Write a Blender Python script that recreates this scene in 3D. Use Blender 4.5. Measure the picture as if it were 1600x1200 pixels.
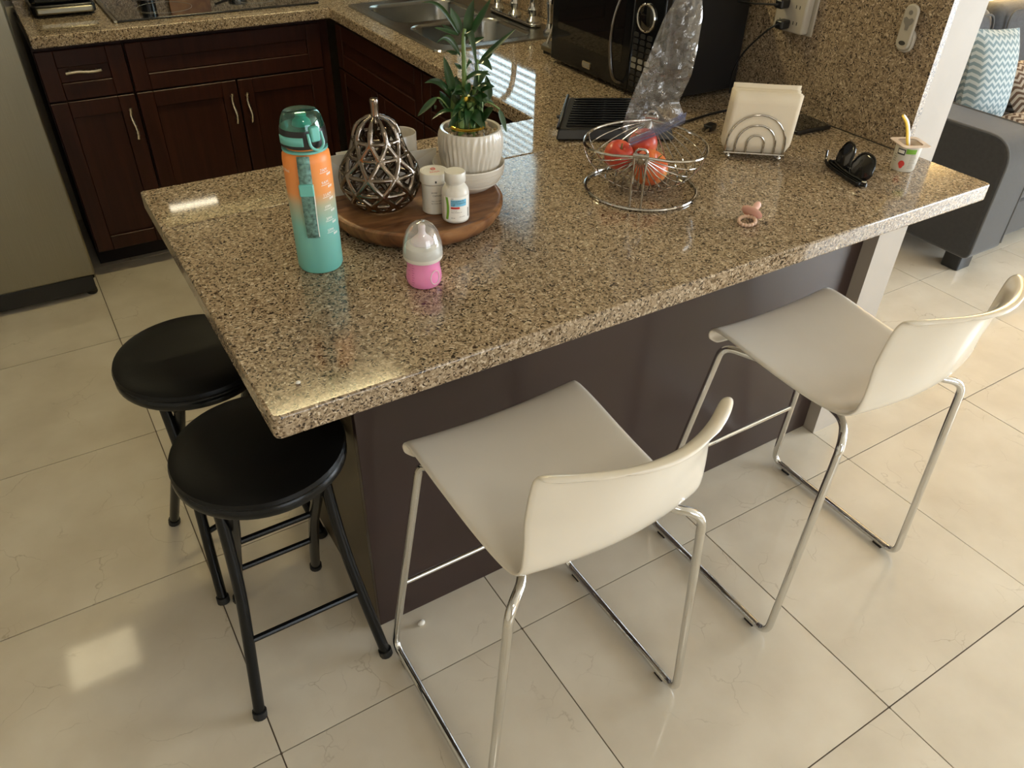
import bpy, bmesh, math, random
from math import sin, cos, pi, radians as R, sqrt, atan2, hypot
from mathutils import Vector, Matrix, noise
random.seed(7)
S = bpy.context.scene
for o in list(bpy.data.objects): bpy.data.objects.remove(o)
COL = S.collection

# ------------------------------------------------------------------ camera
cd = bpy.data.cameras.new('camera'); cam = bpy.data.objects.new('camera', cd); COL.objects.link(cam)
cam.location = (-0.05885, -0.34480, 1.62023)
yaw, pitch, roll = -0.5725025, 0.9216549, 0.0295828
cam.rotation_euler = (Matrix.Rotation(yaw, 3, 'Z') @ Matrix.Rotation(pitch, 3, 'X') @ Matrix.Rotation(roll, 3, 'Z')).to_euler()
cd.sensor_fit = 'HORIZONTAL'; cd.sensor_width = 36.0; cd.lens = 1215.48 / 1600 * 36.0
cd.clip_start = 0.02; cd.clip_end = 60
S.camera = cam
# ------------------------------------------------------------------ view + world
S.view_settings.view_transform = 'Standard'; S.view_settings.look = 'None'
S.view_settings.gamma = 1.0; S.view_settings.use_curve_mapping = False
S.view_settings.exposure = 0.05
S.cycles.use_denoising = True
S.cycles.max_bounces = 10; S.cycles.diffuse_bounces = 5; S.cycles.glossy_bounces = 5
S.cycles.transmission_bounces = 8; S.cycles.transparent_max_bounces = 16
S.cycles.sample_clamp_indirect = 6.0
S.cycles.caustics_reflective = False; S.cycles.caustics_refractive = False
W = bpy.data.worlds.new('world'); S.world = W; W.use_nodes = True
bgn = W.node_tree.nodes['Background']; bgn.inputs[0].default_value = (0.62, 0.80, 1.0, 1); bgn.inputs[1].default_value = 3.0
# ------------------------------------------------------------------ lights (daylight at the windows of the place, plus an added front fill)
def area(name, loc, direction, sx, sy, power, color):
    l = bpy.data.lights.new(name, 'AREA'); l.shape = 'RECTANGLE'; l.size = sx; l.size_y = sy
    l.energy = power; l.color = color
    o = bpy.data.objects.new(name, l); COL.objects.link(o); o.location = loc
    o.rotation_euler = Vector(direction).to_track_quat('-Z', 'Y').to_euler()
    return o
area('daylight_patio_door', (5.35, -1.15, 1.12), (-1, 0, 0), 2.3, 2.0, 190, (0.88, 0.95, 1.0))
area('front_window_fill', (1.2, -3.55, 1.45), (0, 1, 0), 2.2, 1.5, 24, (1.0, 0.94, 0.84))  # added fill from behind the viewer, brightens stool backs and left floor
area('daylight_sofa_window', (4.65, 2.44, 1.30), (0, -1, 0), 1.25, 1.5, 90, (1.0, 0.74, 0.42))
area('daylight_sink_window', (1.97, 2.80, 1.55), (-1, 0, 0), 0.78, 0.80, 11, (0.70, 0.95, 1.0))

# ------------------------------------------------------------------ helpers
def link(o, parent=None):
    COL.objects.link(o)
    if parent is not None: o.parent = parent
    return o
def tag(o, label=None, cat=None, group=None, kind=None):
    if label: o['label'] = label
    if cat: o['category'] = cat
    if group: o['group'] = group
    if kind: o['kind'] = kind
    return o
def thing(name, label, cat, loc=(0, 0, 0), rz=0, group=None, kind=None):
    o = bpy.data.objects.new(name, None); COL.objects.link(o)
    o.empty_display_size = 0.05; o.location = loc; o.rotation_euler = (0, 0, rz)
    return tag(o, label, cat, group, kind)
def copy_tree(o, parent=None):
    c = o.copy(); COL.objects.link(c); c.parent = parent
    for ch in [x for x in bpy.data.objects if x.parent == o and x.name != c.name]: copy_tree(ch, c)
    return c
def catmull(pts, n=6, closed=False):
    P = [Vector(p) for p in pts]; m = len(P); out = []
    rng = range(m if closed else m - 1)
    for i in rng:
        if closed: a, b, c, d = P[(i - 1) % m], P[i], P[(i + 1) % m], P[(i + 2) % m]
        else: a, b, c, d = P[max(i - 1, 0)], P[i], P[i + 1], P[min(i + 2, m - 1)]
        for k in range(n):
            t = k / n
            out.append(0.5 * ((2 * b) + (c - a) * t + (2 * a - 5 * b + 4 * c - d) * t * t + (3 * b - a - 3 * c + d) * t ** 3))
    if not closed: out.append(P[-1])
    return out
def fillet(pts, rad, n=6, closed=False):
    P = [Vector(p) for p in pts]; out = []; m = len(P)
    for i in range(m):
        if not closed and i in (0, m - 1): out.append(P[i]); continue
        a, b, c = P[(i - 1) % m], P[i], P[(i + 1) % m]
        r = rad[i] if isinstance(rad, (list, tuple)) else rad
        u = (a - b); v = (c - b); d = min(r, u.length * .49, v.length * .49)
        if d <= 1e-6: out.append(b); continue
        p0 = b + u.normalized() * d; p1 = b + v.normalized() * d
        for k in range(n + 1):
            t = k / n; out.append((1 - t) ** 2 * p0 + 2 * t * (1 - t) * b + t * t * p1)
    return out
def rrect(x0, x1, y0, y1, r, n=5):
    o = []
    for cx, cy, a0 in ((x1 - r, y1 - r, 0), (x0 + r, y1 - r, 90), (x0 + r, y0 + r, 180), (x1 - r, y0 + r, 270)):
        for k in range(n + 1):
            a = R(a0 + 90 * k / n); o.append((cx + r * cos(a), cy + r * sin(a)))
    return o
class MB:
    def __init__(s): s.v = []; s.f = []
    def add(s, vs, fs):
        b = len(s.v); s.v += [tuple(v) for v in vs]; s.f += [tuple(i + b for i in f) for f in fs]; return s
    def box(s, x0, x1, y0, y1, z0, z1, M=None):
        vs = [Vector((x, y, z)) for z in (z0, z1) for y in (y0, y1) for x in (x0, x1)]
        if M is not None: vs = [M @ v for v in vs]
        return s.add(vs, [(0, 2, 3, 1), (4, 5, 7, 6), (0, 1, 5, 4), (2, 6, 7, 3), (0, 4, 6, 2), (1, 3, 7, 5)])
    def prism(s, pts, z0, z1, M=None):
        n = len(pts); vs = [Vector((p[0], p[1], z)) for z in (z0, z1) for p in pts]
        if M is not None: vs = [M @ v for v in vs]
        return s.add(vs, [tuple(range(n - 1, -1, -1)), tuple(range(n, 2 * n))] + [(i, (i + 1) % n, n + (i + 1) % n, n + i) for i in range(n)])
    def lathe(s, prof, n=32, c=(0, 0, 0), M=None, cap=True, rf=None):
        vs = []; fs = []; m = len(prof)
        for j, (r, z) in enumerate(prof):
            for i in range(n):
                a = 2 * pi * i / n; rr = r if rf is None else rf(r, z, a, j)
                vs.append(Vector((c[0] + rr * cos(a), c[1] + rr * sin(a), c[2] + z)))
        for j in range(m - 1):
            for i in range(n): fs.append((j * n + i, j * n + (i + 1) % n, (j + 1) * n + (i + 1) % n, (j + 1) * n + i))
        if cap:
            fs.append(tuple(range(n - 1, -1, -1))); fs.append(tuple((m - 1) * n + i for i in range(n)))
        if M is not None: vs = [M @ v for v in vs]
        return s.add(vs, fs)
    def tube(s, path, r, n=8, closed=False, cap=True, flat=None):
        P = [Vector(p) for p in path]; m = len(P)
        rad = r if isinstance(r, (list, tuple)) else [r] * m
        T = []
        for i in range(m):
            a = P[(i - 1) % m] if (closed or i > 0) else P[i]; b = P[(i + 1) % m] if (closed or i < m - 1) else P[i]
            d = b - a; T.append(d.normalized() if d.length > 1e-9 else Vector((0, 0, 1)))
        up = Vector((0, 0, 1)) if abs(T[0].z) < .9 else Vector((1, 0, 0))
        N = (up - T[0] * up.dot(T[0])).normalized(); vs = []
        for i in range(m):
            N = (N - T[i] * N.dot(T[i]))
            N = N.normalized() if N.length > 1e-6 else T[i].orthogonal().normalized()
            Bn = T[i].cross(N)
            for k in range(n):
                a = 2 * pi * k / n; fx = flat if flat else 1.0
                vs.append(P[i] + N * (cos(a) * rad[i]) + Bn * (sin(a) * rad[i] * fx))
        fs = []
        for i in range(m if closed else m - 1):
            j = (i + 1) % m
            for k in range(n): fs.append((i * n + k, i * n + (k + 1) % n, j * n + (k + 1) % n, j * n + k))
        if cap and not closed:
            fs.append(tuple(range(n - 1, -1, -1))); fs.append(tuple((m - 1) * n + k for k in range(n)))
        return s.add(vs, fs)
    def ring(s, c, R_, r, n=40, k=8, M=None):
        p = [Vector((c[0] + R_ * cos(2 * pi * i / n), c[1] + R_ * sin(2 * pi * i / n), c[2])) for i in range(n)]
        if M is not None: p = [M @ q for q in p]
        return s.tube(p, r, k, closed=True)
    def sphere(s, c, r, nu=14, nv=9, sc=(1, 1, 1)):
        vs = [Vector((c[0], c[1], c[2] - r * sc[2]))]; fs = []
        for j in range(1, nv):
            t = -pi / 2 + pi * j / nv
            for i in range(nu):
                a = 2 * pi * i / nu; vs.append(Vector((c[0] + r * sc[0] * cos(t) * cos(a), c[1] + r * sc[1] * cos(t) * sin(a), c[2] + r * sc[2] * sin(t))))
        vs.append(Vector((c[0], c[1], c[2] + r * sc[2])))
        for i in range(nu):
            fs.append((0, 1 + (i + 1) % nu, 1 + i)); fs.append((len(vs) - 1, 1 + (nv - 2) * nu + i, 1 + (nv - 2) * nu + (i + 1) % nu))
        for j in range(nv - 2):
            for i in range(nu):
                a = 1 + j * nu; b = a + nu; fs.append((a + i, a + (i + 1) % nu, b + (i + 1) % nu, b + i))
        return s.add(vs, fs)
    def grid(s, fn, nu, nv, closed_u=False):
        vs = [Vector(fn(i / nu if closed_u else i / (nu - 1), j / (nv - 1))) for j in range(nv) for i in range(nu)]; fs = []
        for j in range(nv - 1):
            for i in range(nu if closed_u else nu - 1): fs.append((j * nu + i, j * nu + (i + 1) % nu, (j + 1) * nu + (i + 1) % nu, (j + 1) * nu + i))
        return s.add(vs, fs)
    def mesh(s, name):
        me = bpy.data.meshes.new(name); me.from_pydata([tuple(v) for v in s.v], [], s.f); me.update(); return me
    def build(s, name, mat, parent=None, smooth=35, bevel=0, seg=2, subs=0, solid=0, loc=None, rot=None):
        me = s.mesh(name); o = bpy.data.objects.new(name, me)
        if mat is not None: me.materials.append(mat)
        bm = bmesh.new(); bm.from_mesh(me); bmesh.ops.recalc_face_normals(bm, faces=bm.faces); bm.to_mesh(me); bm.free()
        if smooth:
            me.polygons.foreach_set('use_smooth', [True] * len(me.polygons))
            me.set_sharp_from_angle(angle=R(smooth))
        if solid:
            md = o.modifiers.new('solid', 'SOLIDIFY'); md.thickness = solid; md.offset = 0
        if bevel:
            md = o.modifiers.new('bevel', 'BEVEL'); md.width = bevel; md.segments = seg; md.limit_method = 'ANGLE'; md.angle_limit = R(40); md.harden_normals = False
        if subs:
            md = o.modifiers.new('subs', 'SUBSURF'); md.levels = subs; md.render_levels = subs
        link(o, parent)
        if loc is not None: o.location = loc
        if rot is not None: o.rotation_euler = rot
        return o
def text_verts(txt, size):
    cu = bpy.data.curves.new('t', 'FONT'); cu.body = txt; cu.size = size; cu.align_x = 'LEFT'; cu.resolution_u = 2
    o = bpy.data.objects.new('t', cu); COL.objects.link(o)
    dg = bpy.context.evaluated_depsgraph_get(); dg.update()
    me = bpy.data.meshes.new_from_object(o.evaluated_get(dg))
    v = [x.co.copy() for x in me.vertices]; f = [tuple(p.vertices) for p in me.polygons]
    bpy.data.objects.remove(o); bpy.data.curves.remove(cu); bpy.data.meshes.remove(me)
    return v, f
def wrap(mb, txt, size, r, ang, z, flip=1):
    v, f = text_verts(txt, size)
    return mb.add([Vector((r * cos(ang + p.x / r), r * sin(ang + p.x / r), z + p.y)) for p in v], f)
def patch(mb, r, a0, a1, z0, z1, n=10, m=2):
    return mb.grid(lambda u, w: (r * cos(a0 + (a1 - a0) * u), r * sin(a0 + (a1 - a0) * u), z0 + (z1 - z0) * w), n, m)

# ------------------------------------------------------------------ materials
def nd(nt, t, **kw):
    n = nt.nodes.new(t)
    for k, v in kw.items(): setattr(n, k, v)
    return n
def base(name):
    m = bpy.data.materials.new(name); m.use_nodes = True; nt = m.node_tree
    return m, nt, nt.nodes['Principled BSDF'], nt.links.new
def ramp(nt, stops, interp='LINEAR'):
    n = nd(nt, 'ShaderNodeValToRGB'); cr = n.color_ramp; cr.interpolation = interp
    while len(cr.elements) > 1: cr.elements.remove(cr.elements[-1])
    for i, (p, c) in enumerate(stops):
        e = cr.elements[0] if i == 0 else cr.elements.new(p)
        e.position = p; e.color = (c[0], c[1], c[2], 1)
    return n
def pm(name, col, rough=.5, metal=0, var=.06, scale=8, bump=0, bscale=200, **kw):
    m, nt, b, L = base(name)
    tc = nd(nt, 'ShaderNodeTexCoord'); nz = nd(nt, 'ShaderNodeTexNoise'); nz.inputs['Scale'].default_value = scale; nz.inputs['Detail'].default_value = 4
    L(tc.outputs['Object'], nz.inputs['Vector'])
    lo = [max(0, c * (1 - var)) for c in col]; hi = [min(1, c * (1 + var)) for c in col]
    r = ramp(nt, [(.3, lo), (.7, hi)]); L(nz.outputs['Fac'], r.inputs[0]); L(r.outputs[0], b.inputs['Base Color'])
    b.inputs['Roughness'].default_value = rough; b.inputs['Metallic'].default_value = metal
    for k, v in kw.items():
        key = {'trans': 'Transmission Weight', 'ior': 'IOR', 'coat': 'Coat Weight', 'crough': 'Coat Roughness', 'spec': 'Specular IOR Level', 'sss': 'Subsurface Weight', 'alpha': 'Alpha', 'sheen': 'Sheen Weight', 'aniso': 'Anisotropic'}[k]
        b.inputs[key].default_value = v
    if 'sss' in kw: b.inputs['Subsurface Scale'].default_value = .01
    if bump:
        n2 = nd(nt, 'ShaderNodeTexNoise'); n2.inputs['Scale'].default_value = bscale; L(tc.outputs['Object'], n2.inputs['Vector'])
        bp = nd(nt, 'ShaderNodeBump'); bp.inputs['Strength'].default_value = bump; bp.inputs['Distance'].default_value = .002
        L(n2.outputs['Fac'], bp.inputs['Height']); L(bp.outputs[0], b.inputs['Normal'])
    return m
def granite(name, rough):
    m, nt, b, L = base(name)
    tc = nd(nt, 'ShaderNodeTexCoord')
    nz = nd(nt, 'ShaderNodeTexNoise'); nz.inputs['Scale'].default_value = 60; nz.inputs['Detail'].default_value = 3
    L(tc.outputs['Object'], nz.inputs['Vector'])
    mixv = nd(nt, 'ShaderNodeMix', data_type='VECTOR'); mixv.inputs[0].default_value = .018
    L(tc.outputs['Object'], mixv.inputs[4]); L(nz.outputs['Color'], mixv.inputs[5])
    v = nd(nt, 'ShaderNodeTexVoronoi'); v.inputs['Scale'].default_value = 330; L(mixv.outputs[1], v.inputs['Vector'])
    sep = nd(nt, 'ShaderNodeSeparateColor'); L(v.outputs['Color'], sep.inputs[0])
    r = ramp(nt, [(0, (.016, .010, .007)), (.11, (.055, .035, .022)), (.20, (.19, .138, .085)), (.42, (.285, .215, .140)), (.70, (.37, .285, .19)), (.92, (.47, .375, .265)), (1, (.66, .57, .44))])
    L(sep.outputs[0], r.inputs[0])
    v2 = nd(nt, 'ShaderNodeTexVoronoi'); v2.inputs['Scale'].default_value = 150; L(mixv.outputs[1], v2.inputs['Vector'])
    s2 = nd(nt, 'ShaderNodeSeparateColor'); L(v2.outputs['Color'], s2.inputs[0])
    r2 = ramp(nt, [(0, (.60, .55, .50)), (.12, (.92, .90, .88)), (1, (1.08, 1.08, 1.08))]); L(s2.outputs[1], r2.inputs[0])
    mul = nd(nt, 'ShaderNodeMix', data_type='RGBA', blend_type='MULTIPLY'); mul.inputs[0].default_value = 1
    L(r.outputs[0], mul.inputs[6]); L(r2.outputs[0], mul.inputs[7]); L(mul.outputs[2], b.inputs['Base Color'])
    b.inputs['Roughness'].default_value = rough; b.inputs['Specular IOR Level'].default_value = .55
    return m
def marble_tile():
    m, nt, b, L = base('cream_marble_tile')
    tc = nd(nt, 'ShaderNodeTexCoord'); oi = nd(nt, 'ShaderNodeObjectInfo')
    ml = nd(nt, 'ShaderNodeVectorMath', operation='SCALE'); ml.inputs[0].default_value = (37, 23, 11); L(oi.outputs['Random'], ml.inputs['Scale'])
    ad = nd(nt, 'ShaderNodeVectorMath', operation='ADD'); L(tc.outputs['Object'], ad.inputs[0]); L(ml.outputs[0], ad.inputs[1])
    nz = nd(nt, 'ShaderNodeTexNoise'); nz.inputs['Scale'].default_value = 5; nz.inputs['Detail'].default_value = 6; L(ad.outputs[0], nz.inputs['Vector'])
    r = ramp(nt, [(.25, (.54, .475, .375)), (.5, (.615, .55, .445)), (.75, (.68, .62, .515))]); L(nz.outputs['Fac'], r.inputs[0])
    n3 = nd(nt, 'ShaderNodeTexNoise'); n3.inputs['Scale'].default_value = 6; n3.inputs['Detail'].default_value = 5; L(ad.outputs[0], n3.inputs['Vector'])
    mv = nd(nt, 'ShaderNodeMix', data_type='VECTOR'); mv.inputs[0].default_value = .16; L(ad.outputs[0], mv.inputs[4]); L(n3.outputs['Color'], mv.inputs[5])
    vo = nd(nt, 'ShaderNodeTexVoronoi', feature='DISTANCE_TO_EDGE'); vo.inputs['Scale'].default_value = 9; L(mv.outputs[1], vo.inputs['Vector'])
    vr = ramp(nt, [(0, (1, 1, 1)), (.006, (.4, .4, .4)), (.014, (0, 0, 0))]); L(vo.outputs['Distance'], vr.inputs[0])
    n4 = nd(nt, 'ShaderNodeTexNoise'); n4.inputs['Scale'].default_value = 7; L(ad.outputs[0], n4.inputs['Vector'])
    gate = ramp(nt, [(.52, (0, 0, 0)), (.66, (1, 1, 1))]); L(n4.outputs['Fac'], gate.inputs[0])
    mm = nd(nt, 'ShaderNodeMath', operation='MULTIPLY'); L(vr.outputs[0], mm.inputs[0]); L(gate.outputs[0], mm.inputs[1])
    m3 = nd(nt, 'ShaderNodeMath', operation='MULTIPLY'); L(mm.outputs[0], m3.inputs[0]); m3.inputs[1].default_value = .5
    mx = nd(nt, 'ShaderNodeMix', data_type='RGBA'); L(m3.outputs[0], mx.inputs[0]); L(r.outputs[0], mx.inputs[6]); mx.inputs[7].default_value = (.30, .235, .16, 1)
    L(mx.outputs[2], b.inputs['Base Color'])
    b.inputs['Roughness'].default_value = .075
    return m
def wood_dark(name, c0, c1, rough=.35, axis='Z'):
    m, nt, b, L = base(name)
    tc = nd(nt, 'ShaderNodeTexCoord'); mp = nd(nt, 'ShaderNodeMapping')
    mp.inputs['Scale'].default_value = (40, 40, 2) if axis == 'Z' else (2, 40, 40)
    L(tc.outputs['Object'], mp.inputs[0]); nz = nd(nt, 'ShaderNodeTexNoise'); nz.inputs['Scale'].default_value = 1.5; nz.inputs['Detail'].default_value = 5; L(mp.outputs[0], nz.inputs['Vector'])
    r = ramp(nt, [(.3, c0), (.7, c1)]); L(nz.outputs['Fac'], r.inputs[0]); L(r.outputs[0], b.inputs['Base Color'])
    b.inputs['Roughness'].default_value = rough; b.inputs['Specular IOR Level'].default_value = .28
    return m
def tray_wood():
    m, nt, b, L = base('acacia_wood')
    tc = nd(nt, 'ShaderNodeTexCoord'); mp = nd(nt, 'ShaderNodeMapping'); mp.inputs['Scale'].default_value = (14, 70, 14); mp.inputs['Rotation'].default_value = (0, 0, R(35)); L(tc.outputs['Object'], mp.inputs[0])
    n1 = nd(nt, 'ShaderNodeTexNoise'); n1.inputs['Scale'].default_value = 1.2; n1.inputs['Detail'].default_value = 6; n1.inputs['Distortion'].default_value = .6; L(mp.outputs[0], n1.inputs['Vector'])
    mp2 = nd(nt, 'ShaderNodeMapping'); mp2.inputs['Scale'].default_value = (1, 13, 1); mp2.inputs['Rotation'].default_value = (0, 0, R(35)); L(tc.outputs['Object'], mp2.inputs[0])
    v = nd(nt, 'ShaderNodeTexNoise'); v.inputs['Scale'].default_value = 1.0; L(mp2.outputs[0], v.inputs['Vector'])
    ad = nd(nt, 'ShaderNodeMath', operation='ADD'); L(n1.outputs['Fac'], ad.inputs[0]); L(v.outputs['Fac'], ad.inputs[1])
    hf = nd(nt, 'ShaderNodeMath', operation='MULTIPLY'); L(ad.outputs[0], hf.inputs[0]); hf.inputs[1].default_value = .5
    r = ramp(nt, [(.34, (.06, .022, .010)), (.46, (.18, .075, .030)), (.58, (.31, .15, .062)), (.7, (.42, .225, .10))]); L(hf.outputs[0], r.inputs[0]); L(r.outputs[0], b.inputs['Base Color'])
    b.inputs['Roughness'].default_value = .38
    return m
def brushed(name, col, rough, axis=(1, 1, 120)):
    m, nt, b, L = base(name)
    tc = nd(nt, 'ShaderNodeTexCoord'); mp = nd(nt, 'ShaderNodeMapping'); mp.inputs['Scale'].default_value = axis; L(tc.outputs['Object'], mp.inputs[0])
    nz = nd(nt, 'ShaderNodeTexNoise'); nz.inputs['Scale'].default_value = 6; L(mp.outputs[0], nz.inputs['Vector'])
    r = ramp(nt, [(.3, [c * .88 for c in col]), (.7, col)]); L(nz.outputs['Fac'], r.inputs[0]); L(r.outputs[0], b.inputs['Base Color'])
    rr = nd(nt, 'ShaderNodeMapRange'); rr.inputs[3].default_value = rough * .8; rr.inputs[4].default_value = rough * 1.2; L(nz.outputs['Fac'], rr.inputs[0]); L(rr.outputs[0], b.inputs['Roughness'])
    b.inputs['Metallic'].default_value = 1
    return m
def clear_mix(name, tint, gloss_col=(1, 1, 1), gloss=.12, diff=0.0, rough=.08, diffcol=(.9, .9, .9), bump=0, bscale=60):
    """thin clear plastic or glass: transparent + a share of gloss and haze"""
    m = bpy.data.materials.new(name); m.use_nodes = True; nt = m.node_tree; L = nt.links.new
    for n in list(nt.nodes): nt.nodes.remove(n)
    out = nd(nt, 'ShaderNodeOutputMaterial'); t = nd(nt, 'ShaderNodeBsdfTransparent'); t.inputs[0].default_value = (*tint, 1)
    g = nd(nt, 'ShaderNodeBsdfGlossy'); g.inputs[0].default_value = (*gloss_col, 1); g.inputs['Roughness'].default_value = rough
    fr = nd(nt, 'ShaderNodeLayerWeight'); fr.inputs[0].default_value = .35
    mr = nd(nt, 'ShaderNodeMapRange'); mr.inputs[3].default_value = gloss * .5; mr.inputs[4].default_value = min(1, gloss * 3.5); L(fr.outputs['Facing'], mr.inputs[0])
    cur = t
    if diff:
        d = nd(nt, 'ShaderNodeBsdfDiffuse'); d.inputs[0].default_value = (*diffcol, 1)
        tr = nd(nt, 'ShaderNodeBsdfTranslucent'); tr.inputs[0].default_value = (*diffcol, 1)
        a = nd(nt, 'ShaderNodeMixShader'); a.inputs[0].default_value = .5; L(d.outputs[0], a.inputs[1]); L(tr.outputs[0], a.inputs[2])
        mxs = nd(nt, 'ShaderNodeMixShader'); mxs.inputs[0].default_value = diff; L(t.outputs[0], mxs.inputs[1]); L(a.outputs[0], mxs.inputs[2]); cur = mxs
    mx = nd(nt, 'ShaderNodeMixShader'); L(mr.outputs[0], mx.inputs[0]); L(cur.outputs[0], mx.inputs[1]); L(g.outputs[0], mx.inputs[2]); L(mx.outputs[0], out.inputs[0])
    if bump:
        tc = nd(nt, 'ShaderNodeTexCoord'); nz = nd(nt, 'ShaderNodeTexNoise'); nz.inputs['Scale'].default_value = bscale; nz.inputs['Detail'].default_value = 4; nz.inputs['Distortion'].default_value = 1.0; L(tc.outputs['Object'], nz.inputs['Vector'])
        bp = nd(nt, 'ShaderNodeBump'); bp.inputs['Strength'].default_value = bump; bp.inputs['Distance'].default_value = .004; L(nz.outputs['Fac'], bp.inputs['Height']); L(bp.outputs[0], g.inputs['Normal'])
    return m
def chevron(name, c0, c1, freq, zig):
    m, nt, b, L = base(name)
    tc = nd(nt, 'ShaderNodeTexCoord'); sp = nd(nt, 'ShaderNodeSeparateXYZ'); L(tc.outputs['Object'], sp.inputs[0])
    def mt(op, a, bb=None):
        n = nd(nt, 'ShaderNodeMath', operation=op)
        if isinstance(a, float): n.inputs[0].default_value = a
        else: L(a, n.inputs[0])
        if bb is not None:
            if isinstance(bb, float): n.inputs[1].default_value = bb
            else: L(bb, n.inputs[1])
        return n.outputs[0]
    px = mt('PINGPONG', mt('ADD', sp.outputs[0], 5.0), zig)
    s = mt('ADD', sp.outputs[2], mt('MULTIPLY', px, 1.0))
    fr = mt('FRACT', mt('MULTIPLY', mt('ADD', s, 5.0), freq))
    r = ramp(nt, [(0, c0), (.5, c1)], 'CONSTANT'); L(fr, r.inputs[0]); L(r.outputs[0], b.inputs['Base Color']); b.inputs['Roughness'].default_value = .95
    return m
def grad_z(name, stops, z0, z1, rough=.4, **kw):
    m, nt, b, L = base(name)
    tc = nd(nt, 'ShaderNodeTexCoord'); sp = nd(nt, 'ShaderNodeSeparateXYZ'); L(tc.outputs['Object'], sp.inputs[0])
    mr = nd(nt, 'ShaderNodeMapRange'); mr.inputs[1].default_value = z0; mr.inputs[2].default_value = z1; L(sp.outputs[2], mr.inputs[0])
    r = ramp(nt, stops); L(mr.outputs[0], r.inputs[0]); L(r.outputs[0], b.inputs['Base Color']); b.inputs['Roughness'].default_value = rough
    for k, v in kw.items(): b.inputs[{'trans': 'Transmission Weight', 'sss': 'Subsurface Weight', 'alpha': 'Alpha'}[k]].default_value = v
    return m
M = {}
M['granite'] = granite('speckled_granite', .10)
M['granite2'] = granite('polished_speckled_granite', .05)
M['granite3'] = granite('honed_speckled_granite', .38)
M['tile'] = marble_tile()
M['grout'] = pm('grout', (.13, .10, .075), .9)
M['cab'] = wood_dark('dark_cherry_wood', (.020, .005, .0025), (.040, .011, .0055), .40)
M['cabh'] = wood_dark('dark_cherry_rail', (.012, .0034, .002), (.026, .0072, .004), .34, 'X')
M['cabdark'] = pm('cabinet_inside', (.012, .006, .005), .7)
M['panel'] = pm('plum_brown_laminate', (.030, .016, .0145), .28, scale=3)
M['side'] = pm('olive_brown_laminate', (.085, .062, .035), .4)
M['nickel'] = brushed('brushed_nickel', (.72, .66, .52), .28)
M['steel'] = brushed('brushed_steel', (.31, .285, .215), .34, (120, 1, 1))
M['sinksteel'] = brushed('sink_steel', (.36, .36, .34), .24, (60, 60, 60))
M['chrome'] = pm('chrome', (.70, .70, .69), .06, 1, var=.02)
M['wire'] = pm('polished_wire', (.55, .53, .50), .10, 1, var=.02)
M['black'] = pm('black_plastic', (.010, .010, .011), .32)
M['blackgloss'] = pm('black_gloss_plastic', (.006, .007, .009), .12)
M['blackpaint'] = pm('black_powder_coat', (.004, .0045, .005), .25, spec=.3)
M['vinyl'] = pm('black_vinyl', (.003, .003, .003), .38, bump=.06, bscale=400, spec=.22)
M['rubber'] = pm('black_rubber', (.008, .008, .008), .6)
M['glassblk'] = pm('black_ceramic_glass', (.006, .006, .007), .05, coat=.6)
M['shell'] = pm('white_shell_plastic', (.80, .75, .665), .18, coat=.35, crough=.08, var=.02)
M['wall'] = pm('wall_paint', (.60, .54, .44), .85)
M['trim'] = pm('white_trim_paint', (.43, .385, .335), .6, var=.05)
M['ceil'] = pm('ceiling_paint', (.66, .62, .54), .9)
M['fabric'] = pm('grey_sofa_fabric', (.027, .0265, .026), .95, var=.15, scale=60, bump=.3, bscale=700, sheen=.3)
M['fabric2'] = pm('grey_cushion_fabric', (.070, .076, .088), .95, var=.15, scale=60, bump=.3, bscale=700, sheen=.3)
M['piping'] = pm('grey_piping', (.10, .10, .10), .9)
M['white'] = pm('white_plastic', (.74, .71, .64), .35, var=.02)
M['shadewhite'] = pm('shaded_white_plastic', (.46, .42, .35), .4, var=.02)  # white plastic, darkened in its colour for the shade at the backsplash
M['ceramic'] = pm('cream_glazed_ceramic', (.70, .65, .57), .22, coat=.4, var=.03)
M['paper'] = pm('white_paper', (.80, .79, .77), .8, var=.02)
M['napkin'] = pm('napkin_tissue', (.86, .76, .60), .95, var=.03, bump=.15, bscale=500)
M['teal'] = pm('teal_plastic', (.16, .50, .45), .35)
M['tealdk'] = pm('teal_strap', (.13, .25, .22), .7, var=.55, scale=170)
M['tealclear'] = clear_mix('clear_teal_lid', (.16, .66, .58), (.75, 1, .95), .14, .06, .05, (.15, .55, .48))
M['pink'] = pm('pink_liquid_plastic', (.88, .30, .56), .18, var=.04, coat=.5, sss=.25)
M['clearcap'] = clear_mix('clear_dome_cap', (.93, .95, .97), (1, 1, 1), .14, .16, .06)
M['silicone'] = pm('silicone_teat', (.86, .72, .72), .3, var=.02, sss=.2)
M['pinksil'] = pm('dusty_pink_silicone', (.80, .50, .42), .45, var=.03, sss=.15)
M['peachsil'] = pm('peach_beads', (.70, .48, .36), .5)
M['bag'] = clear_mix('clear_bag_film', (.90, .90, .92), (1, .97, .94), .13, .035, .10, (.7, .7, .72), .9, 30)
M['zip'] = clear_mix('blue_zip_strip', (.62, .66, .85), (1, 1, 1), .15, .14, .2, (.20, .25, .50))
M['green'] = pm('bamboo_leaf', (.018, .058, .015), .28, var=.35, scale=30, coat=.2)
M['stalk'] = pm('bamboo_stalk', (.14, .22, .06), .4, var=.25, scale=40)
M['gold'] = pm('gold_band', (.85, .60, .10), .2, 1)
M['pebble'] = pm('tan_pebble', (.42, .33, .22), .7, var=.35, scale=60)
M['gun'] = pm('gunmetal_glaze', (.22, .185, .155), .15, 1, var=.25, scale=20)
M['wood'] = tray_wood()
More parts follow.
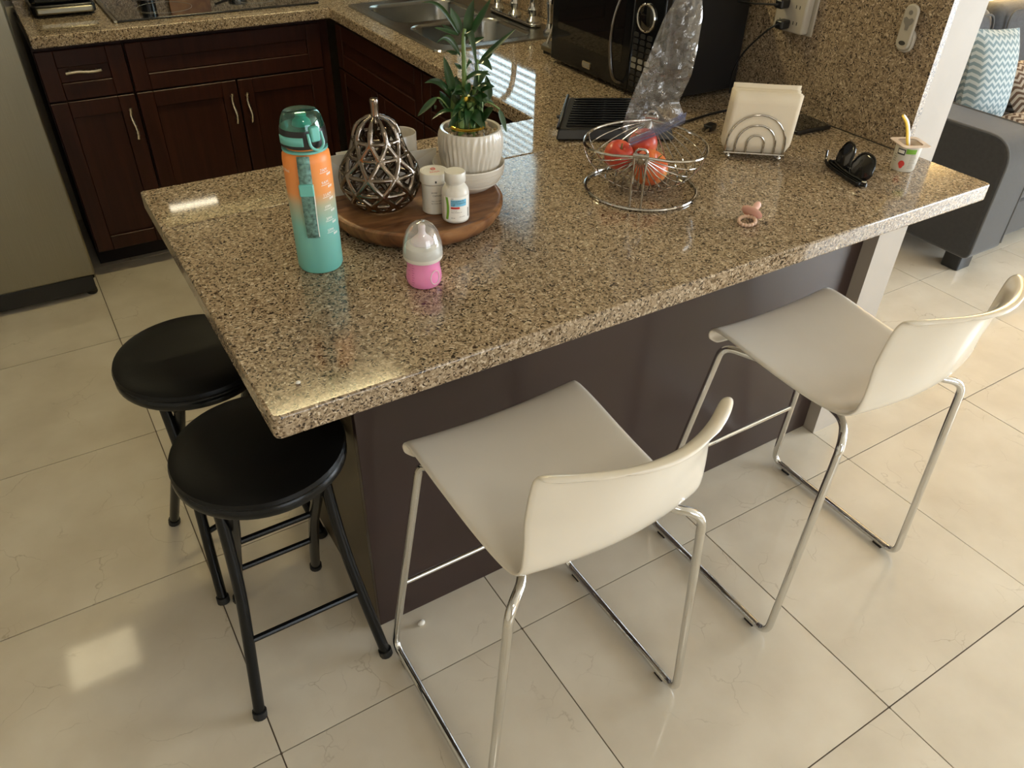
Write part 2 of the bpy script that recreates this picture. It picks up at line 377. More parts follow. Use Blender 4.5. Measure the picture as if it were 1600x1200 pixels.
M['orange'] = grad_z('bottle_gradient', [(0, (.17, .52, .46)), (.42, (.23, .55, .49)), (.60, (.48, .47, .32)), (.70, (.84, .34, .10)), (1, (.90, .27, .05))], 0, .215, .42, sss=.1)
M['red'] = pm('red_print', (.72, .06, .05), .5)
M['blue'] = pm('blue_print', (.20, .55, .80), .5)
M['greenp'] = pm('green_print', (.22, .48, .05), .5)
M['ink'] = pm('black_print', (.03, .03, .03), .6)
M['inkg'] = pm('grey_print', (.30, .28, .26), .6)
M['inkw'] = pm('white_print', (.92, .90, .84), .6)
M['yellow'] = pm('yellow_plastic', (.86, .58, .06), .35)
M['peach'] = pm('peach_yogurt', (.86, .52, .36), .35)
M['grey'] = pm('grey_button', (.22, .205, .18), .6)
M['lens'] = pm('dark_lens', (.012, .011, .011), .10, coat=.3)
M['blue_chev'] = chevron('blue_chevron', (.44, .49, .50), (.19, .26, .29), 36.0, .018)
M['brown_chev'] = chevron('brown_chevron', (.42, .37, .32), (.11, .07, .05), 36.0, .018)
def blind_mat():
    m, nt, b, L = base('translucent_blind'); b.inputs['Base Color'].default_value = (.86, .70, .36, 1); b.inputs['Roughness'].default_value = .7
    tr = nd(nt, 'ShaderNodeBsdfTranslucent'); tr.inputs[0].default_value = (.95, .80, .42, 1)
    mx = nd(nt, 'ShaderNodeMixShader'); mx.inputs[0].default_value = .6; out = nt.nodes['Material Output']
    L(b.outputs[0], mx.inputs[1]); L(tr.outputs[0], mx.inputs[2]); L(mx.outputs[0], out.inputs[0]); return m
M['blind'] = blind_mat()
M['glass'] = clear_mix('window_glass', (.97, .98, .98), (1, 1, 1), .06, 0, .01)
def lamp_mat(name, col, st):
    m, nt, b, L = base(name); b.inputs['Base Color'].default_value = (.8, .8, .8, 1); b.inputs['Emission Color'].default_value = (*col, 1); b.inputs['Emission Strength'].default_value = st; return m
M['lamp'] = lamp_mat('ceiling_lamp_glow', (1, .86, .55), 9)
M['led'] = lamp_mat('amber_led', (1, .45, .10), 8)
def fruit_mat(name, c0, c1, c2):
    m, nt, b, L = base(name); tc = nd(nt, 'ShaderNodeTexCoord'); nz = nd(nt, 'ShaderNodeTexNoise'); nz.inputs['Scale'].default_value = 22; nz.inputs['Detail'].default_value = 5; L(tc.outputs['Object'], nz.inputs['Vector'])
    r = ramp(nt, [(.32, c0), (.5, c1), (.68, c2)]); L(nz.outputs['Fac'], r.inputs[0]); L(r.outputs[0], b.inputs['Base Color']); b.inputs['Roughness'].default_value = .3; return m
M['apple'] = fruit_mat('red_yellow_apple_skin', (.62, .07, .03), (.72, .16, .05), (.84, .40, .12))
M['apple2'] = fruit_mat('deep_red_apple_skin', (.42, .03, .025), (.58, .07, .04), (.70, .18, .08))

# ================================================================== SETTING
GX0, GX1, GY0, GY1 = -1.8, 5.4, -3.6, 3.6
floor = MB().box(GX0, GX1, GY0, GY1, -.05, -.003).build('floor', M['grout'], smooth=0); tag(floor, 'cream marble tiled floor with thin dark joints', None, kind='structure')
tm = MB().prism(rrect(-.2985, .2985, -.2985, .2985, .002, 1), -.012, 0).mesh('tile')
tm.materials.append(M['tile'])
i0 = int(round(GX0 / .6)); i1 = int(round(GX1 / .6)); j0 = int(round(GY0 / .6)); j1 = int(round(GY1 / .6))
for i in range(i0, i1):
    for j in range(j0, j1):
        o = bpy.data.objects.new('tile', tm); link(o, floor); o.location = (i * .6 + .3, j * .6 + .3, random.uniform(-.0003, .0003))
ZC = 2.5
def st(name, mb, mat, label, **kw): return tag(mb.build(name, mat, **kw), label, None, kind='structure')
st('ceiling', MB().box(GX0, GX1, GY0, GY1, ZC, ZC + .1), M['ceil'], 'off-white painted ceiling', smooth=0)
st('wall_back', MB().box(GX0, 1.80, 3.52, 3.62, 0, ZC), M['wall'], 'kitchen wall behind the cooktop counter', smooth=0)
st('wall_left', MB().box(GX0 - .1, GX0, GY0, GY1, 0, ZC), M['wall'], 'wall at the left of the kitchen', smooth=0)
fw = MB().box(GX0, .1, -3.7, -3.6, 0, ZC).box(2.3, GX1, -3.7, -3.6, 0, ZC).box(.1, 2.3, -3.7, -3.6, 0, .7).box(.1, 2.3, -3.7, -3.6, 2.2, ZC)
st('wall_front', fw, M['wall'], 'front wall with an added window, behind the viewer', smooth=0)
rw = MB().box(GX1, GX1 + .1, GY0, -2.3, 0, ZC).box(GX1, GX1 + .1, 0, GY1, 0, ZC).box(GX1, GX1 + .1, -2.3, 0, 2.12, ZC)
st('wall_right', rw, M['wall'], 'living room wall with a glazed patio door', smooth=0)
lw = MB().box(1.92, 4.0, 2.36, 2.46, 0, ZC).box(4.0, GX1, 2.36, 2.46, 0, .50).box(4.0, GX1, 2.36, 2.46, 2.1, ZC).box(5.3, GX1, 2.36, 2.46, .5, 2.1)
st('wall_living', lw, M['wall'], 'living room wall behind the sofa', smooth=0)
# partition wall between kitchen and living room, its end is the white post beside the counter
WY0, WY1, WZ0, WZ1 = 2.40, 3.20, 1.13, 2.0
pw = MB().box(1.80, 1.92, .741, WY0, 0, ZC).box(1.80, 1.92, WY1, 3.52, 0, ZC).box(1.80, 1.92, WY0, WY1, 0, WZ0).box(1.80, 1.92, WY0, WY1, WZ1, ZC)
part = st('wall_partition', pw, M['trim'], 'white painted partition wall whose end stands beside the counter', smooth=0)
gp = MB().box(1.78, 1.80, .741, WY0, .931, 1.5).box(1.78, 1.80, WY1, 3.50, .931, 1.5).box(1.78, 1.80, WY0, WY1, .931, WZ0)
gp.build('backsplash_slab', M['granite3'], part, smooth=0)['label'] = 'speckled granite backsplash slab up the partition wall'
gw = MB().box(GX0, 1.78, 3.50, 3.5195, .931, 1.5)
gwo = gw.build('wall_backsplash', M['granite'], smooth=0); tag(gwo, 'speckled granite backsplash behind the cooktop', None, kind='structure')
# sink window with mini blinds
w1 = thing('window_1', 'window with open mini blinds over the sink', None, (1.86, 0, 0), kind='structure')
fr = MB()
for a, b_, c, d in ((WY0, WY0 + .035, WZ0, WZ1), (WY1 - .035, WY1, WZ0, WZ1), (WY0, WY1, WZ0, WZ0 + .035), (WY0, WY1, WZ1 - .035, WZ1)): fr.box(-.03, .03, a, b_, c, d)
fr.build('window_frame', M['trim'], w1, smooth=0)
MB().box(.018, .022, WY0 + .03, WY1 - .03, WZ0 + .03, WZ1 - .03).build('pane', M['glass'], w1, smooth=0)
sm_ = MB().grid(lambda u, v: (-.0125 + .025 * u, WY0 + .04 + (WY1 - WY0 - .08) * v, .002 * sin(pi * u)), 5, 2).mesh('slat'); sm_.materials.append(pm('grey_blind_slat', (.30, .32, .32), .6))
for k in range(26):
    o = bpy.data.objects.new('slat', sm_); link(o, w1); o.location = (-.015, 0, WZ0 + .05 + k * .031); o.rotation_euler = (0, R(8), 0)
# patio door, front window added for the fill light, vertical blinds
w2 = thing('window_2', 'glazed patio door of the living room', None, (GX1 + .05, 0, 0), kind='structure')
fr = MB()
for a, b_, c, d in ((-2.3, -2.24, 0, 2.12), (-.06, 0, 0, 2.12), (-1.18, -1.12, 0, 2.12), (-2.3, 0, 0, .06), (-2.3, 0, 2.06, 2.12)): fr.box(-.03, .03, a, b_, c, d)
fr.build('window_frame', M['trim'], w2, smooth=0)
for a, b_ in ((-2.24, -1.18), (-1.12, -.06)): MB().box(-.003, .003, a, b_, .06, 2.06).build('pane', M['glass'], w2, smooth=0)
w3 = thing('window_3', 'unseen front window added for fill light behind the viewer', None, (0, -3.65, 0), kind='structure')
fr = MB()
for a, b_, c, d in ((.1, .15, .7, 2.2), (2.25, 2.3, .7, 2.2), (1.17, 1.23, .7, 2.2), (.1, 2.3, .7, .75), (.1, 2.3, 2.15, 2.2)): fr.box(a, b_, -.03, .03, c, d)
fr.build('window_frame', M['trim'], w3, smooth=0)
for a, b_ in ((.15, 1.17), (1.23, 2.25)): MB().box(a, b_, -.003, .003, .75, 2.15).build('pane', M['glass'], w3, smooth=0)
w4 = thing('window_4', 'window with yellow vertical blinds behind the sofa', None, (0, 2.33, 0), kind='structure')
vb = MB().grid(lambda u, v: (.045 * (u * 2 - 1), .004 * sin(pi * u), .42 + 1.72 * v), 6, 2).mesh('blind_slat'); vb.materials.append(M['blind'])
for k in range(17):
    o = bpy.data.objects.new('blind_slat', vb); link(o, w4); o.location = (4.0 + k * .083, 0, 0); o.rotation_euler = (0, 0, R(12))
MB().box(3.95, 5.38, -.03, .02, 2.14, 2.19).build('blind_rail', M['white'], w4, smooth=0)
# ceiling lamp of the kitchen
cl = thing('ceiling_lamp', 'small slatted ceiling lamp near the fridge', 'lamp', (-.61, 3.13, ZC))
MB().box(-.20, .20, -.155, .155, -.04, -.001).build('housing', M['white'], cl, bevel=.004)
for k in range(4): MB().box(-.18, .18, -.135 + k * .075, -.100 + k * .075, -.046, -.0405).build('glow_strip', M['lamp'], cl)
M['tube'] = lamp_mat('fluorescent_tube_glow', (1, .85, .46), 85)
fl = thing('fluorescent_fixture', 'fluorescent tube fixture on the kitchen ceiling', 'lamp', (.70, 2.27, ZC))
MB().box(-.36, .36, -.07, .07, -.045, -.001).build('housing', M['white'], fl, bevel=.004)
for k in (-1, 1): MB().tube([(-.33, k * .032, -.064), (.33, k * .032, -.064)], .016, 12).build('tube', M['tube'], fl)
M['dome'] = lamp_mat('fill_dome_glow', (1, .90, .72), 22)
dl = thing('fill_dome', 'unseen round dome lamp added on the dining side to brighten the stools', 'lamp', (.1, -1.25, ZC))  # unseen lamp, added to light the stool seats from above
MB().lathe([(.19, -.001), (.19, -.02), (.175, -.022)], 40).build('fill_dome_ring', M['white'], dl)
MB().lathe([(.17, -.0225), (.16, -.045), (.12, -.065), (.06, -.075), (.001, -.077)], 40).build('fill_dome_glass', M['dome'], dl)
hd = thing('range_hood', 'steel range hood above the cooktop', 'range hood', (.70, 3.49, 1.72))
MB().box(-.38, .38, -.42, 0, 0, .07).build('canopy', M['steel'], hd, bevel=.004)
M['hoodlamp'] = lamp_mat('hood_lamp_glow', (1, .90, .66), 8)
MB().box(-.33, -.13, -.40, -.36, -.006, -.0005).build('hood_lamp', M['hoodlamp'], hd)

# ================================================================== KITCHEN UNITS
def shaker(mb, u0, u1, z0, z1, fw_=.058, t=.02, rec=.009):
    """frame and recessed panel in local (u, depth, z): front at depth 0, back at depth t"""
    mb.box(u0, u0 + fw_, 0, t, z0, z1); mb.box(u1 - fw_, u1, 0, t, z0, z1)
    mb.box(u0 + fw_, u1 - fw_, 0, t, z1 - fw_, z1); mb.box(u0 + fw_, u1 - fw_, 0, t, z0, z0 + fw_)
    mb.box(u0 + fw_, u1 - fw_, rec, t, z0 + fw_, z1 - fw_); return mb
def pull(parent, u, z, vertical, ln=.116):
    pts = []
    for k in range(9):
        s = (k / 8 - .5) * ln; d = -.024 - .004 * sin(k / 8 * 2 * pi); w = .0035 * sin(k / 8 * 2 * pi)
        pts.append((u + w, d, z + s) if vertical else (u + s, d, z + w))
    mb = MB().tube(pts, .0052, 8)
    for q in (1, 7): mb.tube([pts[q], (pts[q][0], 0.001, pts[q][2])], .0035, 8)
    o = mb.build('handle', M['nickel'], parent); o['label'] = 'wavy brushed nickel bar pull'; return o
def cabinet(label, loc, rz, width, depth, fronts, group='dark wood base cabinets', hollow=False):
    t = thing('base_cabinet', label, 'cabinet', loc, rz, group)
    bx = MB().box(0, width, .021, depth, .105, .889) if not hollow else MB().box(0, .018, .021, depth, .105, .889).box(width - .018, width, .021, depth, .105, .889).box(.018, width - .018, .021, depth, .105, .123).box(.018, width - .018, depth - .012, depth, .123, .889)
    bx.build('body', M['cab'], t, smooth=0)
    MB().box(0, width, .13, depth - .02, 0, .105).build('toe_kick', M['cabdark'], t, smooth=0)
    for nm, u0, u1, z0, z1, hs in fronts:
        d = shaker(MB(), u0, u1, z0, z1).build(nm, M['cab'], t, smooth=0, bevel=.0022, seg=1)
        for (hu, hz, ver) in hs: pull(d, hu, hz, ver)
    return t
cabinet('narrow dark cherry base cabinet with one drawer, next to the fridge', (.036, 2.90, 0), 0, .290, .60,
        [('drawer', .003, .287, .703, .872, [(.140, .80, False)]), ('door', .003, .287, .11, .697, [(.258, .597, True)])])
cabinet('wide dark cherry two-door base cabinet below the cooktop', (.328, 2.90, 0), 0, .775, .60,
        [('drawer_front', .003, .735, .703, .872, []), ('door', .003, .371, .11, .697, [(.343, .597, True)]), ('door', .377, .735, .11, .697, [(.402, .593, True)])])
cabinet('dark cherry two-door sink base cabinet below the double sink', (1.12, 2.88, 0), R(-90), .78, .64,
        [('drawer_front', .003, .777, .703, .872, []), ('door', .003, .387, .11, .697, []), ('door', .393, .777, .11, .697, [])], hollow=True)
cabinet('dark cherry one-drawer base cabinet between sink and peninsula', (1.12, 2.097, 0), R(-90), .68, .64,
        [('drawer', .003, .677, .703, .872, []), ('door', .003, .677, .11, .697, [])])
pc = thing('peninsula_cabinet', 'plum-brown panelled peninsula base under the long granite counter', 'cabinet', (.308, .78, 0))
MB().box(.018, .79, .018, .56, 0, .889).box(.79, 1.49, .018, .60, 0, .889).build('body', M['cab'], pc, smooth=0)
MB().box(0, 1.491, 0, .0175, .004, .889).build('back_panel', M['panel'], pc, smooth=0, bevel=.0015)
MB().box(0, .0175, .018, .58, .004, .889).build('side_panel', M['side'], pc, smooth=0, bevel=.0015)
br = thing('counter_bracket', 'dark support bracket under the left overhang of the counter', 'bracket', (.308, 1.30, .889))
MB().box(-.178, -.0005, -.02, .02, -.014, -.0005).box(-.014, -.0005, -.02, .02, -.20, -.014).build('bracket_arm', M['blackpaint'], br, smooth=0, bevel=.002)

ct = thing('countertop', 'speckled tan granite countertop running around the kitchen and out as a peninsula', 'countertop', (0, 0, 0))
def rpoly(pts, rad, n=5): return [(p.x, p.y) for p in fillet([(a, b, 0) for a, b in pts], rad, n, closed=True)]
MB().prism(rpoly([(.106, .515), (1.795, .515), (1.795, .740), (1.779, .740), (1.779, 1.1798), (.106, 1.1798)], [.014, .012, 0, 0, 0, 0]), .89, .93).build('slab', M['granite'], ct, smooth=30, bevel=.004, seg=3)
SX0, SX1, SY0, SY1 = 1.195, 1.69, 2.10, 2.85
def cells(xs, ys, inside, z0, z1):
    mb = MB(); idx = {}
    def vid(i, j, k):
        if (i, j, k) not in idx: idx[(i, j, k)] = len(mb.v); mb.v.append((xs[i], ys[j], (z0, z1)[k]))
        return idx[(i, j, k)]
    nx, ny = len(xs) - 1, len(ys) - 1
    ins = lambda i, j: 0 <= i < nx and 0 <= j < ny and inside((xs[i] + xs[i + 1]) / 2, (ys[j] + ys[j + 1]) / 2)
    for i in range(nx):
        for j in range(ny):
            if not ins(i, j): continue
            a, b_, c, d = (i, j), (i + 1, j), (i + 1, j + 1), (i, j + 1)
            mb.f.append(tuple(vid(*q, 1) for q in (a, b_, c, d))); mb.f.append(tuple(vid(*q, 0) for q in (d, c, b_, a)))
            for (p, q), (di, dj) in (((a, b_), (0, -1)), ((b_, c), (1, 0)), ((c, d), (0, 1)), ((d, a), (-1, 0))):
                if not ins(i + di, j + dj): mb.f.append((vid(*p, 0), vid(*q, 0), vid(*q, 1), vid(*p, 1)))
    return mb
ins = lambda x, y: not (SX0 < x < SX1 and SY0 < y < SY1) and (y > 2.868 or x > 1.10 or (y < 1.39 and x > .106))
cells([.04, .106, 1.10, SX0, SX1, 1.779], [1.1806, 1.39, SY0, SY1, 2.868, 3.50], ins, .89, .93).build('slab', M['granite2'], ct, smooth=30, bevel=.004, seg=3)

# refrigerator
f = thing('refrigerator', 'stainless steel refrigerator at the left edge', 'refrigerator', (0, 2.75, 0))
MB().box(-.88, -.004, .065, .74, .05, 1.76).build('body', M['blackpaint'], f, bevel=.004)
MB().box(-.88, .0, 0, .06, .095, 1.75).build('door', M['steel'], f, bevel=.008, seg=3)
MB().box(-.87, -.012, .02, .08, .02, .088).build('toe_grille', M['black'], f, bevel=.003)
MB().lathe([(.018, 0), (.02, .004), (.02, .018), (.014, .022)], 16, (-.03, .05, 0)).build('foot', M['rubber'], f)

# cooktop
ck = thing('cooktop', 'black glass cooktop set into the far counter', 'cooktop', (0, 0, .93))
MB().box(.336, 1.09, 2.948, 3.405, .0005, .008).build('glass_top', M['glassblk'], ck, bevel=.002)
MB().box(.322, .3355, 2.944, 3.409, .0005, .0095).build('side_trim', M['steel'], ck, bevel=.002)
for cx, cy, rr in ((.53, 3.10, .10), (.53, 3.32, .075), (.88, 3.10, .075), (.88, 3.32, .10)):
    MB().ring((cx, cy, .0082), rr, .0007, 48, 6).build('burner_ring', M['grey'], ck)
cb = thing('cutting_board', 'wooden cutting board leaning on the backsplash behind the cooktop', 'cutting board', (.70, 3.455, .93))
MB().prism(rrect(-.085, .085, 0, .26, .02), 0, .018, Matrix.Rotation(R(86), 4, 'X')).build('board', M['wood'], cb, bevel=.003, loc=(0, .02, .0015))
cr = thing('utensil_crock', 'black patterned utensil crock behind the cooktop', 'crock', (.53, 3.462, .93))
MB().lathe([(.026, 0), (.031, .003), (.031, .12), (.028, .121), (.027, .01), (.001, .008)], 28).build('crock_body', M['blackgloss'], cr)
for q in (.03, .09): MB().ring((0, 0, q), .0314, .0015, 28, 6).build('crock_band', M['nickel'], cr)
for q in range(3): MB().tube([(.006 * cos(q * 2.1), .006 * sin(q * 2.1), .012), (.018 * cos(q * 2.1), .018 * sin(q * 2.1), .20)], .003, 8).build('utensil_handle', M['black'], cr)
kt = thing('steel_pot', 'small stainless pot standing behind the cooktop', 'pot', (.90, 3.455, .93))
MB().lathe([(.036, 0), (.040, .003), (.040, .085), (.041, .087), (.038, .086), (.037, .006), (.001, .005)], 32).build('pot_body', M['sinksteel'], kt)
MB().tube(catmull([(-.039, 0, .07), (-.06, 0, .075), (-.10, 0, .085)], 4), .005, 8).build('pot_handle', M['black'], kt)
for lab, x0, x1, z0 in (('dark cherry wall cabinet next to the fridge', .036, .316, 1.45), ('short dark cherry wall cabinet above the range hood', .320, 1.080, 1.80), ('dark cherry wall cabinet in the corner by the sink', 1.084, 1.74, 1.45)):
    wc = thing('wall_cabinet', lab, 'cabinet', (x0, 3.16, z0), 0, 'dark wood wall cabinets')
    MB().box(0, x1 - x0, .021, .338, 0, 2.44 - z0).build('body', M['cab'], wc, smooth=0)
    shaker(MB(), .003, x1 - x0 - .003, .003, 2.437 - z0).build('door', M['cab'], wc, smooth=0, bevel=.002, seg=1)
# press beside the cooktop
gr = thing('sandwich_press', 'small black sandwich press with brushed steel front beside the cooktop', 'appliance', (.085, 3.12, .93))
MB().prism(rrect(0, .215, .02, .30, .02), .008, .04).build('base', M['black'], gr, bevel=.005)
MB().prism(rrect(.002, .213, .022, .298, .02), .042, .085).build('lid', M['blackgloss'], gr, bevel=.012, seg=3)
MB().box(.012, .203, -.004, .02, .012, .036).build('front_bar', M['steel'], gr, bevel=.007, seg=3)
for a in (.02, .195):
    for b_ in (.04, .28): MB().lathe([(.008, 0), (.009, .008)], 10, (a, b_, 0)).build('foot', M['rubber'], gr)

# ------------------------------------------------------------------ sink
sk = thing('sink', 'stainless steel double bowl drop-in sink', 'sink', (0, 0, .93))
bowls = [(1.225, 1.600, 2.13, 2.445), (1.225, 1.600, 2.485, 2.82)]
bm = bmesh.new(); edges = []
def loop(pts, z):
    vs = [bm.verts.new((x, y, z)) for x, y in pts]; es = [bm.edges.new((vs[i], vs[(i + 1) % len(vs)])) for i in range(len(vs))]; return vs, es
ov, oe = loop(rrect(1.178, 1.708, 2.082, 2.868, .03), .006); edges += oe
holes = []
for b_ in bowls:
    v_, e_ = loop(rrect(*b_, .07, 7), .004); edges += e_; holes.append(v_)
bmesh.ops.triangle_fill(bm, use_beauty=True, edges=edges)
lo = [bm.verts.new((v.co.x + (.004 if v.co.x > 1.44 else -.004), v.co.y + (.004 if v.co.y > 2.4 else -.004), .0008)) for v in ov]
for i in range(len(ov)): bm.faces.new((ov[i], ov[(i + 1) % len(ov)], lo[(i + 1) % len(ov)], lo[i]))
me = bpy.data.meshes.new('rim'); bmesh.ops.recalc_face_normals(bm, faces=bm.faces); bm.to_mesh(me); bm.free(); me.materials.append(M['sinksteel'])
link(bpy.data.objects.new('rim', me), sk)
for (x0, x1, y0, y1) in bowls:
    mb = MB(); rings = []
    for dz, ins_ in ((.0045, 0), (.001, .003), (-.01, .006), (-.12, .014), (-.155, .03), (-.165, .06)):
        rings.append([Vector((x, y, dz)) for x, y in rrect(x0 + ins_, x1 - ins_, y0 + ins_, y1 - ins_, max(.07 - ins_ * .5, .03), 7)])
    n = len(rings[0]); vs = [v for r_ in rings for v in r_]; fs = []
    for k in range(len(rings) - 1):
        for i in range(n): fs.append((k * n + i, k * n + (i + 1) % n, (k + 1) * n + (i + 1) % n, (k + 1) * n + i))
    fs.append(tuple((len(rings) - 1) * n + i for i in range(n)))
    b_ = mb.add(vs, fs).build('bowl', M['sinksteel'], sk, smooth=50)
    cx, cy = (x0 + x1) / 2, (y0 + y1) / 2
    MB().lathe([(.045, -.1648), (.045, -.160), (.036, -.161), (.034, -.1645)], 24, (cx, cy, 0)).build('drain', M['chrome'], b_)
fc = thing('faucet', 'chrome two-handle faucet on the back deck of the sink', 'faucet', (1.655, 2.37, .9365))
MB().prism(rrect(-.026, .026, -.16, .16, .025), 0, .012).build('deck_plate', M['chrome'], fc, bevel=.004)
turn = [(.024, .012), (.026, .018), (.019, .026), (.014, .034), (.019, .046), (.021, .056), (.015, .068), (.013, .085), (.017, .095), (.018, .104), (.010, .112)]
for s in (-1, 1):
    h = MB().lathe(turn, 20, (0, s * .125, 0)).build('valve', M['chrome'], fc)
    MB().tube(catmull([(0, s * .125, .106), (-.02, s * .135, .116), (-.055, s * .15, .120)], 5), [.007] * 10 + [.009], 10).build('lever', M['chrome'], h)
MB().lathe(turn, 20).build('spout_base', M['chrome'], fc)
MB().tube(catmull([(0, 0, .10), (0, 0, .20), (-.03, 0, .27), (-.10, 0, .285), (-.16, 0, .25), (-.17, 0, .21)], 6), .011, 12).build('spout', M['chrome'], fc)
sp = thing('side_sprayer', 'chrome side sprayer at the near end of the sink deck', 'sprayer', (1.655, 2.132, .9365))
MB().lathe([(.024, 0), (.025, .005), (.015, .014), (.013, .03)], 20).build('collar', M['chrome'], sp)
MB().lathe([(.011, .031), (.012, .06), (.015, .09), (.017, .11), (.012, .125)], 20).build('spray_head', M['chrome'], sp)
sd = thing('steel_stand', 'slim brushed steel stand with slanted rod, half behind the microwave', 'stand', (1.535, 1.915, .93))
MB().prism([(-.05, -.07), (.06, -.07), (.06, .035), (-.02, .045), (-.05, .02)], .010, .026).build('base_plate', M['steel'], sd, bevel=.003)
MB().prism([(-.042, -.062), (.052, -.062), (.052, .027), (-.015, .036), (-.042, .015)], 0, .0098).build('pad', M['rubber'], sd)
MB().tube([(-.025, .02, .024), (.012, -.012, .19)], .005, 10).build('rod', M['chrome'], sd)

# ------------------------------------------------------------------ microwave
mw = thing('microwave', 'black countertop microwave with chrome handle against the backsplash', 'microwave', (1.45, 1.31, .93))
MB().box(.022, .31, 0, .515, .012, .292).build('body', M['black'], mw, bevel=.004)
dr = MB().box(0, .0215, .125, .515, .014, .290).build('door', M['blackgloss'], mw, bevel=.003)
MB().box(-.0008, 0, .16, .48, .082, .255).build('window_glass', M['glassblk'], dr)
hp = catmull([(-.004, .150, .030), (-.028, .158, .050), (-.040, .166, .13), (-.038, .164, .20), (-.024, .156, .258), (-.004, .150, .274)], 6)
MB().tube(hp, .0055, 10).build('handle', pm('dark_chrome', (.22, .21, .20), .12, 1), dr)
bd = MB().prism(rrect(-.021, .021, -.010, .010, .007), 0, .002, Matrix.Translation((-.001, .32, .038)) @ Matrix.Rotation(R(-90), 4, 'Y') @ Matrix.Rotation(R(90), 4, 'Z')).build('badge', M['nickel'], dr)
MB().prism(rrect(-.017, .017, -.0065, .0065, .004), .002, .0025, Matrix.Translation((-.001, .32, .038)) @ Matrix.Rotation(R(-90), 4, 'Y') @ Matrix.Rotation(R(90), 4, 'Z')).build('badge_field', M['grey'], bd)
pn = MB().box(0, .0215, 0, .1235, .014, .290).build('control_panel', M['blackgloss'], mw, bevel=.003)
RX = Matrix.Translation((-.003, .070, .218)) @ Matrix.Rotation(R(90), 4, 'Y')
MB().ring((0, 0, 0), .034, .0035, 40, 8, RX).build('dial_ring', M['chrome'], pn)
MB().lathe([(.031, -.004), (.031, .004), (.026, .006)], 32, (0, 0, 0), Matrix.Translation((-.001, .070, .218)) @ Matrix.Rotation(R(-90), 4, 'Y')).build('dial', M['glassblk'], pn)
bmn = MB().prism(rrect(-.010, .010, -.006, .006, .004, 3), 0, .002, Matrix.Rotation(R(-90), 4, 'Y') @ Matrix.Rotation(R(90), 4, 'Z')).mesh('button')
bmn.materials.append(pm('dark_button', (.018, .019, .021), .4))
bml = bmn.copy(); bml.materials.clear(); bml.materials.append(M['grey'])
for r_ in range(9):
    for c_ in range(3):
        o = bpy.data.objects.new('button', bml if r_ in (4, 5) else bmn); link(o, pn); o.location = (-.0002, .104 - c_ * .028, .170 - r_ * .0165)
for a in (.06, .28):
    for b_ in (.05, .46): MB().lathe([(.011, 0), (.012, .012)], 12, (a, b_, 0)).build('foot', M['rubber'], mw)

# ------------------------------------------------------------------ ribbed black grill
tg = thing('contact_grill', 'low black ribbed grill lying in front of the microwave', 'appliance', (1.054, 1.214, .93), R(-28))
def gprof(x0, x1, d0, d1, z0, z1a, z1b, mb):
    vs = [(x0, d0, z0), (x1, d0, z0), (x1 - .02, d1, z0), (x0 + .045, d1, z0), (x0 + .006, d0 + .01, z1a), (x1 - .006, d0 + .01, z1a), (x1 - .028, d1 - .008, z1b), (x0 + .055, d1 - .008, z1b)]
    return mb.add(vs, [(3, 2, 1, 0), (4, 5, 6, 7), (0, 1, 5, 4), (1, 2, 6, 5), (2, 3, 7, 6), (3, 0, 4, 7)])
gprof(0, .30, 0, .205, .004, .030, .050, MB()).build('body', M['black'], tg, bevel=.004)
for k in range(12):
    t = (k + .8) / 13; y = .012 + .185 * t; z = .030 + .020 * t; xa = .024 + .049 * t
    MB().box(xa, .27 - .01 * t, y - .004, y + .004, z - .003, z + .005).build('rib', M['blackgloss'], tg, bevel=.0015, seg=1)
MB().tube(fillet([(.004, .004, .033), (.052, .196, .054)], .01), .004, 8).build('side_rail', M['blackgloss'], tg)
for a in (.03, .26):
    for b_ in (.02, .18): MB().lathe([(.007, 0), (.008, .006)], 10, (a, b_, 0)).build('foot', M['rubber'], tg)
tag(MB().tube(catmull([(1.365, 1.17, .937), (1.39, 1.16, .936), (1.47, 1.172, .934), (1.57, 1.185, .934), (1.66, 1.175, .934), (1.72, 1.12, .934)], 8), .0032, 8).build('power_cord', M['black']), 'black power cord on the counter running behind the napkins', 'cord')
pl = thing('loose_plug', 'small loose black plug lying left of the napkin holder', 'plug', (1.466, 1.098, .93), R(20))
MB().prism(rrect(-.022, .014, -.012, .012, .006), .001, .016).build('plug_body', M['black'], pl, bevel=.003)
for s in (-1, 1): MB().box(-.040, -.0225, s * .006 - .0012, s * .006 + .0012, .005, .011).build('prong', M['nickel'], pl)
# tablet + cable
tb = thing('tablet', 'slim black device lying flat against the backsplash', 'tablet', (1.70, 1.00, .93), R(-4))
MB().prism(rrect(-.060, .062, -.05, .055, .008), .001, .010).build('case', M['black'], tb, bevel=.002)
MB().prism(rrect(-.054, .056, -.044, .049, .005), .0101, .0108).build('screen', M['glassblk'], tb)
tag(MB().tube(catmull([(1.652, 1.042, .937), (1.64, 1.02, .965), (1.655, .995, 1.005), (1.69, 1.03, 1.01), (1.74, 1.09, .985), (1.765, 1.13, .95), (1.75, 1.22, .936)], 8), .0018, 8).build('charging_cable', M['black']), 'thin black cable looping up behind the napkins to the tablet', 'cable')
